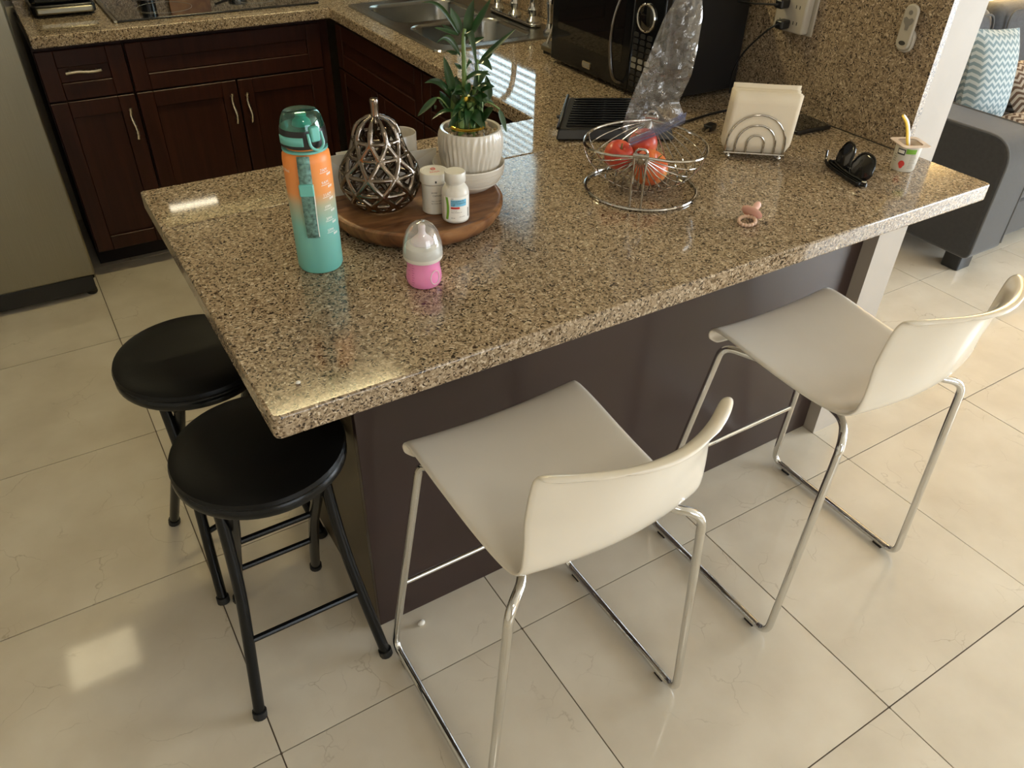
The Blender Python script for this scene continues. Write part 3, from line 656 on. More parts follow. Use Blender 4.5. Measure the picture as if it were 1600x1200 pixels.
# outlet tap, plugs
ot = thing('outlet_tap', 'white multi-outlet wall tap with amber light', 'outlet', (1.78, 1.155, 1.19))
MB().box(-.006, 0, -.060, .050, -.065, .075).build('wall_plate', M['shadewhite'], ot, bevel=.003)
MB().box(-.034, -.0065, -.050, .052, -.060, .070).build('housing', M['shadewhite'], ot, bevel=.006, seg=3)
for s in (-.022, .024):
    for zz in (-.035, .004, .043):
        for q in (-.006, .006): MB().box(-.0345, -.034, s + q - .0012, s + q + .0012, zz - .004, zz + .004).build('slot', M['ink'], ot)
MB().sphere((-.035, -.012, .062), .004).build('indicator', M['led'], ot)
for nm, y, z, lab, path in (('upper_plug', 1.172, 1.198, 'black plug in the upper socket of the wall tap', [(-.045, .0, 0), (-.058, .05, -.006), (-.052, .11, -.013), (-.045, .128, -.016)]),
                           ('lower_plug', 1.158, 1.150, 'black plug in the lower socket of the wall tap', [(-.045, .0, 0), (-.055, .03, -.03), (-.045, .09, -.09), (-.035, .125, -.15), (-.02, .135, -.213)])):
    pg = thing('cord_plug', lab, 'plug', (1.7455, y, z), group='plugs in the wall tap')
    MB().prism(rrect(-.034, -.0002, -.013, .013, .006), -.011, .011).build('plug_body', M['black'], pg, bevel=.004)
    MB().tube(catmull([(-.030, 0, 0)] + path, 8), .0026, 8).build('cord', M['black'], pg)
# remote on the backsplash
rm = thing('wall_remote', 'small cream remote in a holder on the granite backsplash', 'remote', (1.78, .822, 1.203))
RM = Matrix.Rotation(R(-90), 4, 'Y') @ Matrix.Rotation(R(90), 4, 'Z')
def wallp(mb, pts, z0, z1): return mb.prism(pts, z0, z1, Matrix.Rotation(R(0), 4, 'X') @ Matrix(((0, 0, -1, 0), (-1, 0, 0, 0), (0, 1, 0, 0), (0, 0, 0, 1))))
wallp(MB(), rrect(-.021, .021, -.052, .0, .019, 8), .0005, .012).build('holder', M['shadewhite'], rm, bevel=.003)
wallp(MB(), rrect(-.018, .018, -.046, .054, .0175, 8), .0125, .021).build('body', M['shadewhite'], rm, bevel=.003)
wallp(MB(), [(-.013, .022), (-.008, .026), (0, .022), (.008, .026), (.013, .022), (.011, .014), (.005, .008), (.004, -.002), (-.004, -.002), (-.005, .008), (-.011, .014)], .0212, .0222).build('button_pad', M['grey'], rm, bevel=.0008)
wallp(MB(), [(.005 * cos(2 * pi * k / 16), .036 + .005 * sin(2 * pi * k / 16)) for k in range(16)], .0212, .022).build('round_button', M['grey'], rm)
wallp(MB(), [(.0085 * cos(2 * pi * k / 18), -.030 + .0048 * sin(2 * pi * k / 18)) for k in range(18)], .0212, .022).build('oval_button', M['ink'], rm)

# ================================================================== THINGS ON THE PENINSULA
ZT = .93
# wooden turntable tray
tr = thing('wooden_tray', 'round acacia wood turntable tray', 'tray', (.567, 1.005, ZT))
MB().lathe([(.11, 0), (.112, .001), (.112, .003)], 40).build('turntable_foot', M['black'], tr)
def facet(r, z, a, j): return r * (1 - .010 * abs(sin(a * 13))) if .150 < r < .174 else r
MB().lathe([(.10, .0032), (.152, .0032), (.162, .006), (.172, .018), (.1758, .032), (.1755, .038), (.172, .041), (.166, .0405), (.162, .0375), (.10, .0365), (.03, .0365), (.001, .0365)], 104, rf=facet).build('tray_disc', M['wood'], tr, smooth=50)
ZTR = ZT + .0367
# pear lattice
pr_ = thing('pear_sculpture', 'openwork gunmetal pear sculpture on the wooden tray', 'sculpture', (.493, 1.003, ZTR), R(10))
prof = [(0, .040), (.006, .050), (.02, .0635), (.04, .0725), (.055, .0735), (.07, .071), (.085, .063), (.10, .054), (.115, .047), (.127, .0435), (.14, .0405), (.152, .035), (.162, .025), (.168, .013), (.171, .004)]
def prad(z):
    for (a, ra), (b_, rb) in zip(prof, prof[1:]):
        if z <= b_: return ra + (rb - ra) * max(0, (z - a)) / (b_ - a)
    return .004
NP = 9; mb = MB()
def pp(z, ang): r = prad(z); return Vector((r * cos(ang), r * sin(ang), z + .0062))
levels = [.002, .018, .042, .072, .102, .130]
def arc(z0, a0, z1, a1, n=6): return [pp(z0 + (z1 - z0) * k / n, a0 + (a1 - a0) * k / n) for k in range(n + 1)]
for k, z in enumerate(levels):
    off = (k % 2) * pi / NP
    for i in range(NP):
        a = off + 2 * pi * i / NP
        if k in (0,) or k >= 1: mb.tube(arc(z, a, z, a + 2 * pi / NP, 5), .0045 if k else .0055, 8)
        if k < len(levels) - 1:
            for s in (-1, 1): mb.tube(arc(z, a, levels[k + 1], a + s * pi / NP), .0055, 8)
        else: mb.tube(arc(z, a, .170, a, 10), [.0058] * 6 + [.0054, .0046, .0038, .0030, .0022], 8)
        mb.sphere(pp(z, a), .0062, 8, 6)
po = mb.build('lattice_body', M['gun'], pr_, smooth=60)
rmd = po.modifiers.new('remesh', 'REMESH'); rmd.mode = 'VOXEL'; rmd.voxel_size = .0013; rmd.use_smooth_shade = True
smd = po.modifiers.new('smooth', 'SMOOTH'); smd.iterations = 4; smd.factor = .5
MB().lathe([(.012, .166), (.0085, .172), (.0072, .180), (.0076, .196), (.0085, .204), (.0075, .207), (.003, .208)], 20).build('stem', M['gun'], pr_)
# mug and envelopes
mg = thing('mug', 'plain white mug standing behind the pear sculpture', 'mug', (.592, 1.122, ZTR))
MB().lathe([(.022, 0), (.030, .002), (.0335, .01), (.0345, .05), (.0345, .092), (.0335, .0935), (.0322, .092), (.0318, .012), (.026, .006), (.001, .0055)], 40).build('cup_body', M['ceramic'], mg)
MB().tube(catmull([(.033, 0, .078), (.052, 0, .076), (.060, 0, .055), (.052, 0, .028), (.033, 0, .022)], 6), .0045, 8).build('mug_handle', M['ceramic'], mg, rot=(0, 0, R(80)))
def card(lab, p0, p1, h, lean, th=.0012):
    d = Vector((p1[0] - p0[0], p1[1] - p0[1], 0)); t = thing('envelope', lab, 'envelope', (p0[0], p0[1], ZTR), atan2(d.y, d.x), 'letters behind the pear')
    MB().box(0, d.length, 0, th, .0005, h).build('sheet', M['paper'], t, smooth=0)
    MB().add([(0.001, -.0002, h - .001), (d.length - .001, -.0002, h - .001), (d.length * .5, -.0002, h * .45)], [(0, 1, 2)]).build('flap', M['white'], t, smooth=0)
    for c in t.children: c.rotation_euler = (R(lean), 0, 0)
card('white envelope leaning behind the pear, sticking out on its left', (.418, 1.085), (.520, 1.080), .082, -4)
card('white envelope showing between the pear and the plant pot', (.490, 1.084), (.650, 1.068), .066, -4)
card('rear white envelope, its corner higher behind the other envelope', (.445, 1.098), (.545, 1.092), .082, -3)
# medicine bottles
b1 = thing('pill_bottle', 'white pill bottle with red print on its flat lid', 'pill bottle', (.5745, .934, ZTR), R(-100))
MB().lathe([(.022, 0), (.0245, .002), (.0245, .058), (.022, .060)], 36).build('bottle_body', M['white'], b1)
cp = MB().lathe([(.0262, .0602), (.0275, .062), (.0275, .078), (.0265, .081), (.022, .0815), (.0215, .0808), (.001, .0808)], 36).build('cap', M['white'], b1)
mb = MB()
v, fc_ = text_verts('SAGA', .008); mb.add([Vector((-.011 + p.x, -.011 + p.y, .0812)) for p in v], fc_)
mb.ring((0, .006, .0813), .0042, .0007, 18, 4)
mb.build('lid_print', M['red'], cp, smooth=0, rot=(0, 0, R(90)))
MB().box(-.0015, .0015, -.0282, -.0272, .066, .070).build('lid_notch', M['ink'], cp, rot=(0, 0, R(80)))
mb = MB()
wrap(mb, '20 MG', .0042, .0247, -.55, .044); wrap(mb, 'CAPSULE', .0046, .0247, -.45, .038); wrap(mb, 'take one capsule', .0034, .0247, -.55, .028); wrap(mb, 'by mouth daily', .0034, .0247, -.55, .023)
mb.build('label_print', M['ink'], b1, smooth=0)
b2 = thing('suspension_bottle', 'white medicine bottle with green and blue label and ribbed cap', 'medicine bottle', (.591, .880, ZTR), R(-118))
MB().lathe([(.020, 0), (.0245, .002), (.026, .006), (.026, .055), (.0245, .062), (.020, .069), (.0155, .0725), (.0155, .076)], 40).build('bottle_body', M['white'], b2)
MB().lathe([(.0185, .0762), (.0195, .077), (.0195, .094), (.0185, .0958), (.001, .0958)], 72, rf=lambda r, z, a, j: r * (1 + .014 * cos(a * 36)) if .077 <= z <= .0945 else r).build('cap', M['white'], b2, smooth=60)
lb = patch(MB(), .02605, -.95, 1.15, .006, .054, 26).build('label_paper', M['inkw'], b2)
patch(MB(), .0262, -.35, .85, .036, .049, 16).build('blue_field', M['blue'], lb)
patch(MB(), .0262, -.35, .30, .031, .0350, 10).build('red_field', M['red'], lb)
MB().grid(lambda u, w: (.0262 * cos(-.78 + .20 * u + .10 * sin(pi * w)), .0262 * sin(-.78 + .20 * u + .10 * sin(pi * w)), .009 + .044 * w), 5, 12).build('green_stripe', M['greenp'], lb)
mb = MB()
for tx, sz, a, z in (('Famotidine for', .0045, -.32, .0450), ('Oral Suspension', .0045, -.32, .0410), ('USP', .0045, -.32, .0370), ('NDC', .0026, -.33, .0502), ('Rx ONLY', .0030, -.32, .0318), ('for oral use', .0024, -.33, .027), ('shake well before use', .0024, -.33, .0235), ('50 mL', .0030, -.33, .012), ('when mixed', .0024, .25, .0145)):
    wrap(mb, tx, sz, .02632, a, z)
mb.build('label_print', M['ink'], lb, smooth=0)
patch(MB(), .0262, 1.0, 1.12, .012, .03, 4).build('bar_field', M['inkg'], lb)
# baby bottle
bb = thing('baby_bottle', 'small pink baby bottle with clear dome cap', 'baby bottle', (.456, .749, ZT), R(-120))
body = MB().lathe([(.020, 0), (.027, .0015), (.0305, .007), (.0315, .016), (.0300, .027), (.0285, .035), (.0290, .044), (.0305, .050)], 44).build('bottle_body', M['pink'], bb)
MB().lathe([(.0318, .0502), (.0335, .052), (.0342, .058), (.0338, .066), (.030, .074), (.022, .0785), (.0205, .078)], 44).build('screw_ring', M['white'], bb)
MB().lathe([(.0200, .0782), (.019, .083), (.0135, .088), (.008, .093), (.0058, .098), (.0060, .104), (.0066, .108), (.0045, .1115), (.001, .112)], 28).build('teat', M['silicone'], bb)
MB().lathe([(.0345, .0585), (.0340, .070), (.0318, .084), (.0275, .097), (.0205, .1085), (.012, .1150), (.001, .1170)], 44, cap=False).build('dome_cap', M['clearcap'], bb, smooth=80)
mb = MB()
for k in range(9): patch(mb, .0321 - .0002 * k, -.62, -.62 + (.16 if k % 2 else .1), .010 + k * .0045, .0108 + k * .0045, 4)
for k, tx in enumerate(('25', '50', '75', '100', '125')): wrap(mb, tx, .0035, .0322 - .0003 * k, -.95, .009 + k * .0085)
mb.build('scale_print', pm('plum_print', (.45, .08, .25), .5), body, smooth=0)
mb = MB()
mb.tube([Vector(((.0310 + .0006) * cos(.75 + .30 * cos(q)), .0316 * sin(.75 + .30 * cos(q)), .023 + .013 * sin(q))) for q in [2 * pi * k / 24 for k in range(24)]], .0007, 6, closed=True)
mb.build('thumb_emblem', M['white'], body)
# water bottle
wb = thing('water_bottle', 'tall frosted water bottle fading from orange to teal', 'water bottle', (.323, .900, ZT), R(-115))
wbody = MB().lathe([(.030, 0), (.037, .0015), (.0395, .007), (.0396, .20), (.0385, .210), (.034, .216), (.0315, .219), (.0315, .224)], 56).build('bottle_body', M['orange'], wb)
MB().lathe([(.0345, .2165), (.0372, .2172), (.0372, .2205), (.0345, .2212)], 48).build('strap_ring', M['teal'], wb)
lid = MB().lathe([(.035, .2245), (.0378, .226), (.0382, .230), (.0372, .250), (.0360, .2545), (.001, .2550)], 48).build('lid_base', M['black'], wb)
patch(MB(), .0386, -1.15, .10, .2315, .2455, 22).build('grip_band', M['teal'], lid, solid=.001)
MB().lathe([(.0355, .255), (.0345, .262), (.0320, .270), (.0285, .2755), (.0270, .2765)], 40, cap=False).build('flip_dome', M['tealclear'], lid, smooth=70)
MB().lathe([(.0275, .2762), (.0270, .2772), (.001, .2772)], 40, cap=False).build('dome_top', M['tealclear'], lid, smooth=70)
MB().lathe([(.016, .255), (.014, .262), (.009, .267), (.009, .273), (.006, .274)], 20).build('spout', M['teal'], lid)
MB().box(.0335, .0435, -.008, .008, .238, .262).build('latch_button', M['teal'], lid, bevel=.003, seg=3, rot=(0, 0, R(35)))
MB().tube(fillet([(.038, -.0115, .252), (.0445, -.0125, .232), (.046, 0, .224), (.0445, .0125, .232), (.038, .0115, .252)], .008, 5), .0024, 8).build('latch_loop', M['teal'], lid, rot=(0, 0, R(35)))
MB().tube(catmull([(-.032, 0, .258), (-.042, 0, .262), (-.0435, 0, .268), (-.034, 0, .270)], 4), .003, 8).build('hinge', M['tealclear'], lid)
def strap(u, w):
    z = .2165 - w * .142; rr = .0412 + .0035 * sin(pi * w)
    x = (u - .5) * .0205
    return (rr, x, z)
stp = MB().grid(strap, 3, 16).build('carry_strap', M['tealdk'], wb, solid=.0016)
MB().grid(lambda u, w: (.0437 + .006 * sin(pi * w), (u - .5) * .0205, .0745 + w * .13), 3, 14).build('strap_loop', M['tealdk'], stp, solid=.0014)
MB().box(.0465, .0525, -.0120, .0120, .152, .173).build('strap_buckle', M['teal'], stp, bevel=.002)
MB().tube(catmull([(.0475, .0112, .172), (.0505, .0115, .150), (.0505, .0108, .115), (.047, .0105, .078)], 6), .0008, 6).build('strap_edge', M['inkw'], stp)
mb = MB()
for k, tx in enumerate(('7AM', '9AM', '11AM', '1PM', '3PM', '5PM')):
    z = .186 - k * .0215; wrap(mb, tx, .0075, .0399, .62, z); patch(mb, .0399, .60, 1.05, z - .0022, z - .0014, 6)
    for q in range(3): patch(mb, .0399, .95 + q * .09, 1.01 + q * .09, z - .0085, z - .0045, 3)
wrap(mb, '900ml', .0070, .0399, -1.15, .186); patch(mb, .0399, -1.32, -1.22, .188, .189, 3)
mb.build('time_print', M['inkw'], wbody, smooth=0)['kind'] = 'stuff'

# ------------------------------------------------------------------ potted bamboo
sc_ = thing('pot_saucer_bowl', 'cream ceramic bowl under the ribbed plant pot', 'bowl', (.686, .998, ZTR))
MB().lathe([(.034, 0), (.036, .002), (.045, .006), (.062, .020), (.071, .040), (.0735, .056), (.0725, .058), (.0705, .056), (.067, .038), (.055, .018), (.040, .009), (.001, .008)], 56, rf=lambda r, z, a, j: r).build('bowl_body', M['ceramic'], sc_)
for q in range(4): MB().ring((0, 0, .022 + q * .008), [.0635, .0680, .0712, .0728][q], .0006, 56, 5).build('groove_line', M['ceramic'], sc_)
pp_ = thing('potted_bamboo', 'lucky bamboo in a ribbed cream pot with gold bands', 'plant', (.689, .995, ZT))
def pot_r(r, z, a, j): return r - (.0042 * abs(sin(a * 19 + 1.1 * sin(z * 60 + 2.5 * sin(a * 3)))) ** 3 if .060 < z < .155 and j < 8 else 0)
MB().lathe([(.040, .047), (.046, .049), (.0515, .062), (.0580, .085), (.0640, .112), (.0662, .133), (.0650, .150), (.0610, .161), (.0595, .1635), (.0545, .1625), (.0535, .157), (.0545, .150), (.001, .150)], 160, rf=pot_r).build('pot', M['ceramic'], pp_, smooth=60)
pb = MB(); pbm = []
for k in range(3): 
    q = MB().sphere((0, 0, 0), .005, 8, 6, (1, .8 + .1 * k, .62)).mesh('pebble'); q.materials.append(M['pebble']); q.polygons.foreach_set('use_smooth', [True] * len(q.polygons)); pbm.append(q)
for k in range(150):
    a = random.uniform(0, 2 * pi); r_ = .049 * sqrt(random.random())
    o = bpy.data.objects.new('pebble', pbm[k % 3]); link(o, pp_); o.location = (r_ * cos(a), r_ * sin(a), .1535 + random.uniform(-.001, .004)); s = random.uniform(.6, 1.25); o.scale = (s, s, s); o.rotation_euler = (random.uniform(-.4, .4), random.uniform(-.4, .4), random.uniform(0, 6))
LEAVES = [((-0.006, 0.003, 0.323), (0.007, -0.004, 0.395), 0.024, 0.006), ((-0.014, 0.011, 0.335), (-0.025, 0.025, 0.378), 0.022, 0), ((0.003, 0.009, 0.325), (0.05, 0.006, 0.391), 0.018, 0), ((-0.019, 0.007, 0.335), (-0.08, 0.033, 0.394), 0.009, 0.02), ((-0.02, 0.004, 0.335), (-0.066, 0.014, 0.35), 0.014, 0), ((-0.015, 0.015, 0.331), (-0.036, 0.043, 0.347), 0.01, 0), ((-0.018, 0.003, 0.297), (-0.064, 0.013, 0.328), 0.014, 0.02), ((-0.019, 0.014, 0.298), (-0.033, 0.03, 0.303), 0.012, 0), ((-0.002, 0.001, 0.317), (0.024, -0.014, 0.33), 0.016, 0), ((-0.012, -0.003, 0.327), (-0.003, -0.033, 0.287), 0.016, 0.035), ((0.018, -0.003, 0.284), (0.086, -0.025, 0.342), 0.016, 0), ((0.009, -0.015, 0.286), (0.022, -0.046, 0.281), 0.02, 0.008), ((0.02, -0.004, 0.284), (0.048, -0.004, 0.297), 0.013, 0), ((-0.018, -0.0, 0.249), (0.02, -0.046, 0.273), 0.015, 0.01), ((-0.031, 0.01, 0.231), (-0.052, 0.006, 0.301), 0.02, 0), ((-0.023, 0.02, 0.225), (-0.013, 0.03, 0.256), 0.018, 0), ((-0.032, 0.011, 0.218), (-0.085, 0.024, 0.257), 0.018, 0.015), ((-0.06, 0.023, 0.223), (-0.103, 0.023, 0.193), 0.018, 0), ((-0.021, -0.006, 0.19), (-0.089, -0.008, 0.197), 0.016, 0.012), ((0.032, -0.018, 0.216), (0.027, -0.015, 0.262), 0.02, 0), ((0.046, -0.033, 0.2), (0.052, -0.052, 0.159), 0.014, 0), ((-0.012, -0.011, 0.191), (-0.004, -0.055, 0.181), 0.028, 0.012), ((0.016, -0.019, 0.178), (0.025, -0.048, 0.211), 0.032, 0), ((-0.018, -0.0, 0.196), (0.003, -0.036, 0.225), 0.032, 0.005), ((-0.02, 0.001, 0.206), (-0.043, -0.01, 0.236), 0.026, 0), ((-0.035, 0.02, 0.198), (-0.051, 0.029, 0.232), 0.022, 0), ((0.012, 0.0, 0.232), (0.021, 0.011, 0.277), 0.01, 0), ((0.012, 0.0, 0.203), (0.051, -0.005, 0.206), 0.02, 0.01), ((-0.015, 0.019, 0.209), (-0.022, 0.047, 0.236), 0.02, 0), ((0.005, 0.007, 0.211), (0.024, 0.021, 0.232), 0.016, 0), ((-0.004, 0.009, 0.269), (0.018, 0.013, 0.262), 0.01, 0.02), ((-0.014, 0.008, 0.273), (-0.026, 0.014, 0.284), 0.01, 0), ((-0.018, 0.024, 0.189), (-0.035, 0.065, 0.203), 0.02, 0), ((0.014, 0.006, 0.19), (0.045, 0.021, 0.208), 0.022, 0), ((-0.057, 0.032, 0.204), (-0.06, 0.034, 0.197), 0.012, 0)]
for k in range(30):
    a = random.uniform(0, 2 * pi) if k < 14 else R(random.uniform(190, 300)); z = random.uniform(.180, .240); l = random.uniform(.035, .062)
    LEAVES.append(((.012 * cos(a), .012 * sin(a), z), (l * cos(a), l * sin(a), z + random.uniform(-.022, .03)), .019, .007))
def leaf(b_, t_, w, sag):
    b_ = Vector(b_); t_ = Vector(t_); ax = t_ - b_
    view = Vector((-.67, -.74, .9)).normalized() + Vector((random.uniform(-.5, .5), random.uniform(-.5, .5), random.uniform(-.4, .4)))
    sd_ = ax.cross(view).normalized(); nr = sd_.cross(ax).normalized()
    def fn(u, v):
        wv = w * .5 * (sin(pi * min(1, v ** .75)) ** .8 + .06 * (1 - v)); s = 2 * u - 1
        return b_ + ax * v + sd_ * (s * wv) + nr * (.25 * wv * s * s) + Vector((0, 0, 1)) * (sag * sin(pi * v)) - Vector((0, 0, 1)) * (sag * .3 * v * v)
    return MB().grid(fn, 5, 10)
for lf in LEAVES: leaf(lf[0], lf[1], lf[2] * .82, lf[3]).build('leaf', M['green'], pp_, smooth=80)
STEMS = [[(-0.013, -0.004, 0.145), (-0.014, -0.004, 0.219), (-0.014, -0.003, 0.275), (-0.015, -0.003, 0.327), (-.010, 0, .345)], [(0.012, 0.008, 0.145), (0.019, 0.013, 0.228), (0.022, 0.011, 0.257), (0.021, 0.011, 0.277), (0.024, 0.01, 0.285)], [(-0.028, 0.016, 0.145), (-0.028, 0.016, 0.204), (-0.027, 0.015, 0.231)], [(-0.028, -0.012, 0.145), (-0.027, -0.013, 0.201), (-0.027, -0.013, 0.217)], [(-0.005, -0.02, 0.145), (-0.009, -0.018, 0.2), (-0.011, -0.017, 0.218)], [(0.014, -0.008, 0.145), (0.017, -0.009, 0.205), (0.015, -0.008, 0.216)], [(-0.012, 0.025, 0.145), (-0.014, 0.028, 0.187), (-0.028, 0.035, 0.198)], [(-0.060, 0.022, 0.222), (-0.053, 0.018, 0.219), (-0.034, 0.014, 0.194)], [(0.012, -0.012, 0.217), (0.029, -0.028, 0.213), (0.046, -0.035, 0.201)]]
for k, s_ in enumerate(STEMS):
    P = catmull(s_, 6); r_ = .0062 if k < 7 else .0016
    if k in (0, 1): r_ = [.0065 - .0035 * i / (len(P) - 1) for i in range(len(P))]
    MB().tube(P, r_, 8).build('stalk', M['stalk'], pp_)
MB().ring((-.006, .002, .166), .034, .0016, 40, 6).ring((-.006, .002, .1695), .034, .0016, 40, 6).build('gold_band', M['gold'], pp_)
MB().lathe([(.0095, 0), (.0098, .004), (.0095, .008)], 20, (-.0135, -.004, .219)).build('gold_band', M['gold'], pp_)

# ------------------------------------------------------------------ fruit basket
fb = thing('fruit_basket', 'chrome wire hammock fruit basket on a ring base', 'basket', (1.057, .887, ZT))
ax = Vector((.707, .707, 0)); pv = Vector((.707, -.707, 0)); cz = .118
MB().ring((0, 0, .0035), .122, .0035, 64, 8).build('base_ring', M['wire'], fb)
hubA = -ax * .122 + Vector((0, 0, cz)); hubB = ax * .122 + Vector((0, 0, cz))
for h, s in ((hubA, -1), (hubB, 1)):
    b0 = ax * s * .1205 + pv * .012; b1_ = ax * s * .1205 - pv * .012
    MB().tube(catmull([b0 + Vector((0, 0, .004)), b0 + Vector((0, 0, .08)), b0 * .98 + Vector((0, 0, cz + .005)), ax * s * .122 + Vector((0, 0, cz + .014)), b1_ * .98 + Vector((0, 0, cz + .005)), b1_ + Vector((0, 0, .08)), b1_ + Vector((0, 0, .004))], 7), .0026, 8).build('upright', M['wire'], fb)
    MB().tube([h - pv * .016, h + pv * .016], .005, 10).build('hub', M['wire'], fb)
def mer(ang, n=22, rd=.108):
    out = []
    for k in range(n + 1):
        t = -1 + 2 * k / n; rr = rd * sqrt(max(0, 1 - abs(t) ** 2.4)); c = ax * (t * .118) + Vector((0, 0, cz - .004))
        out.append(c + (pv * sin(ang) - Vector((0, 0, 1)) * cos(ang)) * (rr * (1 + .22 * abs(sin(ang)) ** 3)))
    return out
NA = 17
for k in range(NA):
    ang = R(-84 + 168 * k / (NA - 1)); MB().tube(mer(ang), .0030 if k in (0, NA - 1) else .0014, 8).build('rim_wire' if k in (0, NA - 1) else 'wire', M['wire'], fb)
for t in (-.30, .30):
    rr = .108 * sqrt(1 - abs(t) ** 2.4) + .0015
    MB().tube([ax * (t * .118) + Vector((0, 0, cz - .004)) + (pv * sin(q) - Vector((0, 0, 1)) * cos(q)) * (rr * (1 + .22 * abs(sin(q)) ** 3)) for q in [R(-84 + 168 * k / 24) for k in range(25)]], .0014, 8).build('cross_wire', M['wire'], fb)
def apple(lab, loc, r_, mat, rot):
    t = thing('apple', lab, 'fruit', loc, group='fruit in the wire basket')
    mb = MB().lathe([(.0015, -.80), (.22, -.86), (.50, -.80), (.82, -.48), (1.0, -.02), (.98, .35), (.80, .70), (.52, .86), (.28, .84), (.10, .70), (.01, .62)], 28)
    mb.v = [(x * r_, y * r_, z * r_) for x, y, z in mb.v]; mb.build('flesh', mat, t, smooth=80, subs=1, rot=rot)
    MB().tube([(0, 0, r_ * .60), (.002, .001, r_ * .82), (.005, .002, r_ * 1.0)], .0014, 6).build('fruit_stem', M['stalk'], t, rot=rot)
apple('large red and yellow apple at the front of the wire basket', (1.062, .872, ZT + .050), .040, M['apple'], (.5, .3, 0))
apple('red apple under the plastic bag, left in the wire basket', (1.022, .932, ZT + .066), .033, M['apple2'], (.2, -.5, 1))
apple('red apple at the back of the wire basket behind the bag', (1.098, .940, ZT + .075), .034, M['apple2'], (-.4, .4, 2))
# plastic bag, standing up out of the basket
BAG = [((0.997, 0.871, 1.044), (1.076, 0.8, 1.106)), ((0.983, 0.883, 1.078), (1.072, 0.803, 1.116)), ((0.988, 0.879, 1.117), (1.062, 0.812, 1.138)), ((0.996, 0.872, 1.156), (1.068, 0.807, 1.163)), ((1.003, 0.865, 1.187), (1.074, 0.801, 1.191)), ((1.011, 0.858, 1.224), (1.076, 0.799, 1.23)), ((1.017, 0.853, 1.254), (1.077, 0.799, 1.265)), ((1.025, 0.846, 1.291), (1.077, 0.799, 1.298)), ((1.033, 0.838, 1.313), (1.073, 0.802, 1.325)), ((1.041, 0.831, 1.336), (1.068, 0.806, 1.351)), ((1.045, 0.827, 1.36), (1.063, 0.812, 1.372))]
bgth = thing('plastic_bag', 'crumpled clear zip bag standing upright in the fruit basket', 'bag', (1.03, .84, 1.045))
bo = Vector((1.03, .84, 1.045)); bn = Vector((-.67, -.742, 0))
def bagside(sgn):
    def fn(u, v):
        f_ = v * (len(BAG) - 1); i = min(int(f_), len(BAG) - 2); t = f_ - i
        a = Vector(BAG[i][0]).lerp(Vector(BAG[i + 1][0]), t); b_ = Vector(BAG[i][1]).lerp(Vector(BAG[i + 1][1]), t)
        p = a.lerp(b_, u); edge = (1 - (2 * u - 1) ** 2)
        q = p * 21; nn = noise.noise(q) * .6 + abs(noise.noise(q * 2.3)) * .5 - .2 + .35 * noise.noise(q * 5)
        bulge = .016 * edge * (0.25 + sin(pi * min(1, v * 1.02)) )
        return p - bo + bn * (sgn * bulge + nn * .013 * (edge ** .5) + .004 * sin(9 * v + 3 * u))
    return fn
for s in (1, -1): MB().grid(bagside(s), 26, 60).build('film', M['bag'], bgth, smooth=25)
a, b_ = Vector(BAG[0][0]) - bo, Vector(BAG[0][1]) - bo
zs = MB()
for q in (0, .007, .012): zs.tube([a + Vector((0, 0, q)), a.lerp(b_, .5) + Vector((0, 0, q - .003)) + bn * .004, b_ + Vector((0, 0, q))], .0016, 6)
zs.build('zip_strip', M['zip'], bgth)
zf = MB().grid(lambda u, v: a.lerp(b_, u) + Vector((0, 0, -.006 + .022 * v)) + bn * .005, 6, 3).build('zip_band', M['zip'], bgth)

# ------------------------------------------------------------------ napkins
nh = thing('napkin_holder', 'wire napkin holder with rainbow arches on ball feet', 'napkin holder', (1.425, .912, ZT), R(-38))
for s, nm in ((-.024, 'front_arch'), (.024, 'back_arch')):
    for k, hw in enumerate((.068, .046, .020)):
        top = (.106, .082, .058)[k]
        pts = [(-hw, s, .014)] + [(-hw * cos(pi * q / 12), s, (top - hw) + hw * sin(pi * q / 12)) for q in range(13)] + [(hw, s, .014)]
        MB().tube(pts, .0021, 8).build('arch', M['wire'], nh)
    MB().tube([(-.071, s, .0135), (.071, s, .0135)], .0026, 8).build('rail', M['wire'], nh)
for x in (-.066, -.024, .024, .066): MB().tube([(x, -.024, .0125), (x, .024, .0125)], .002, 8).build('cross_rail', M['wire'], nh)
for x in (-.060, .060):
    for y in (-.024, .024): MB().sphere((x, y, .006), .006).build('ball_foot', M['wire'], nh)
for k in range(14):
    big = k == 13
    t = thing('paper_napkin', ('rearmost taller paper napkin in the holder' if big else 'frontmost cream paper napkin, right behind the wire arches' if k == 0 else 'cream paper napkin between the first and last of the stack'), 'napkin', (1.425, .912, ZT + .0152), R(-38), 'paper napkins in the holder')
    y0 = -.0205 + k * .0029; dx = random.uniform(-.003, .003); h = (.150 if big else .138) + random.uniform(-.003, .003)
    def fn(u, v, y0=y0, dx=dx, h=h, k=k):
        x = (u - .5) * .155 + dx + .006 * v; z = .001 + h * v
        if (abs(u - .5) > .42): z = max(z, .001 + .02 * ((abs(u - .5) - .42) / .08) ** 2)
        return (x, y0 + .0009 * sin(7 * u + k) * v + .012 * (v ** 2) * (1 - k / 14) * 0 , z)
    MB().grid(fn, 15, 6).build('sheet', M['napkin'], t, solid=.0016)
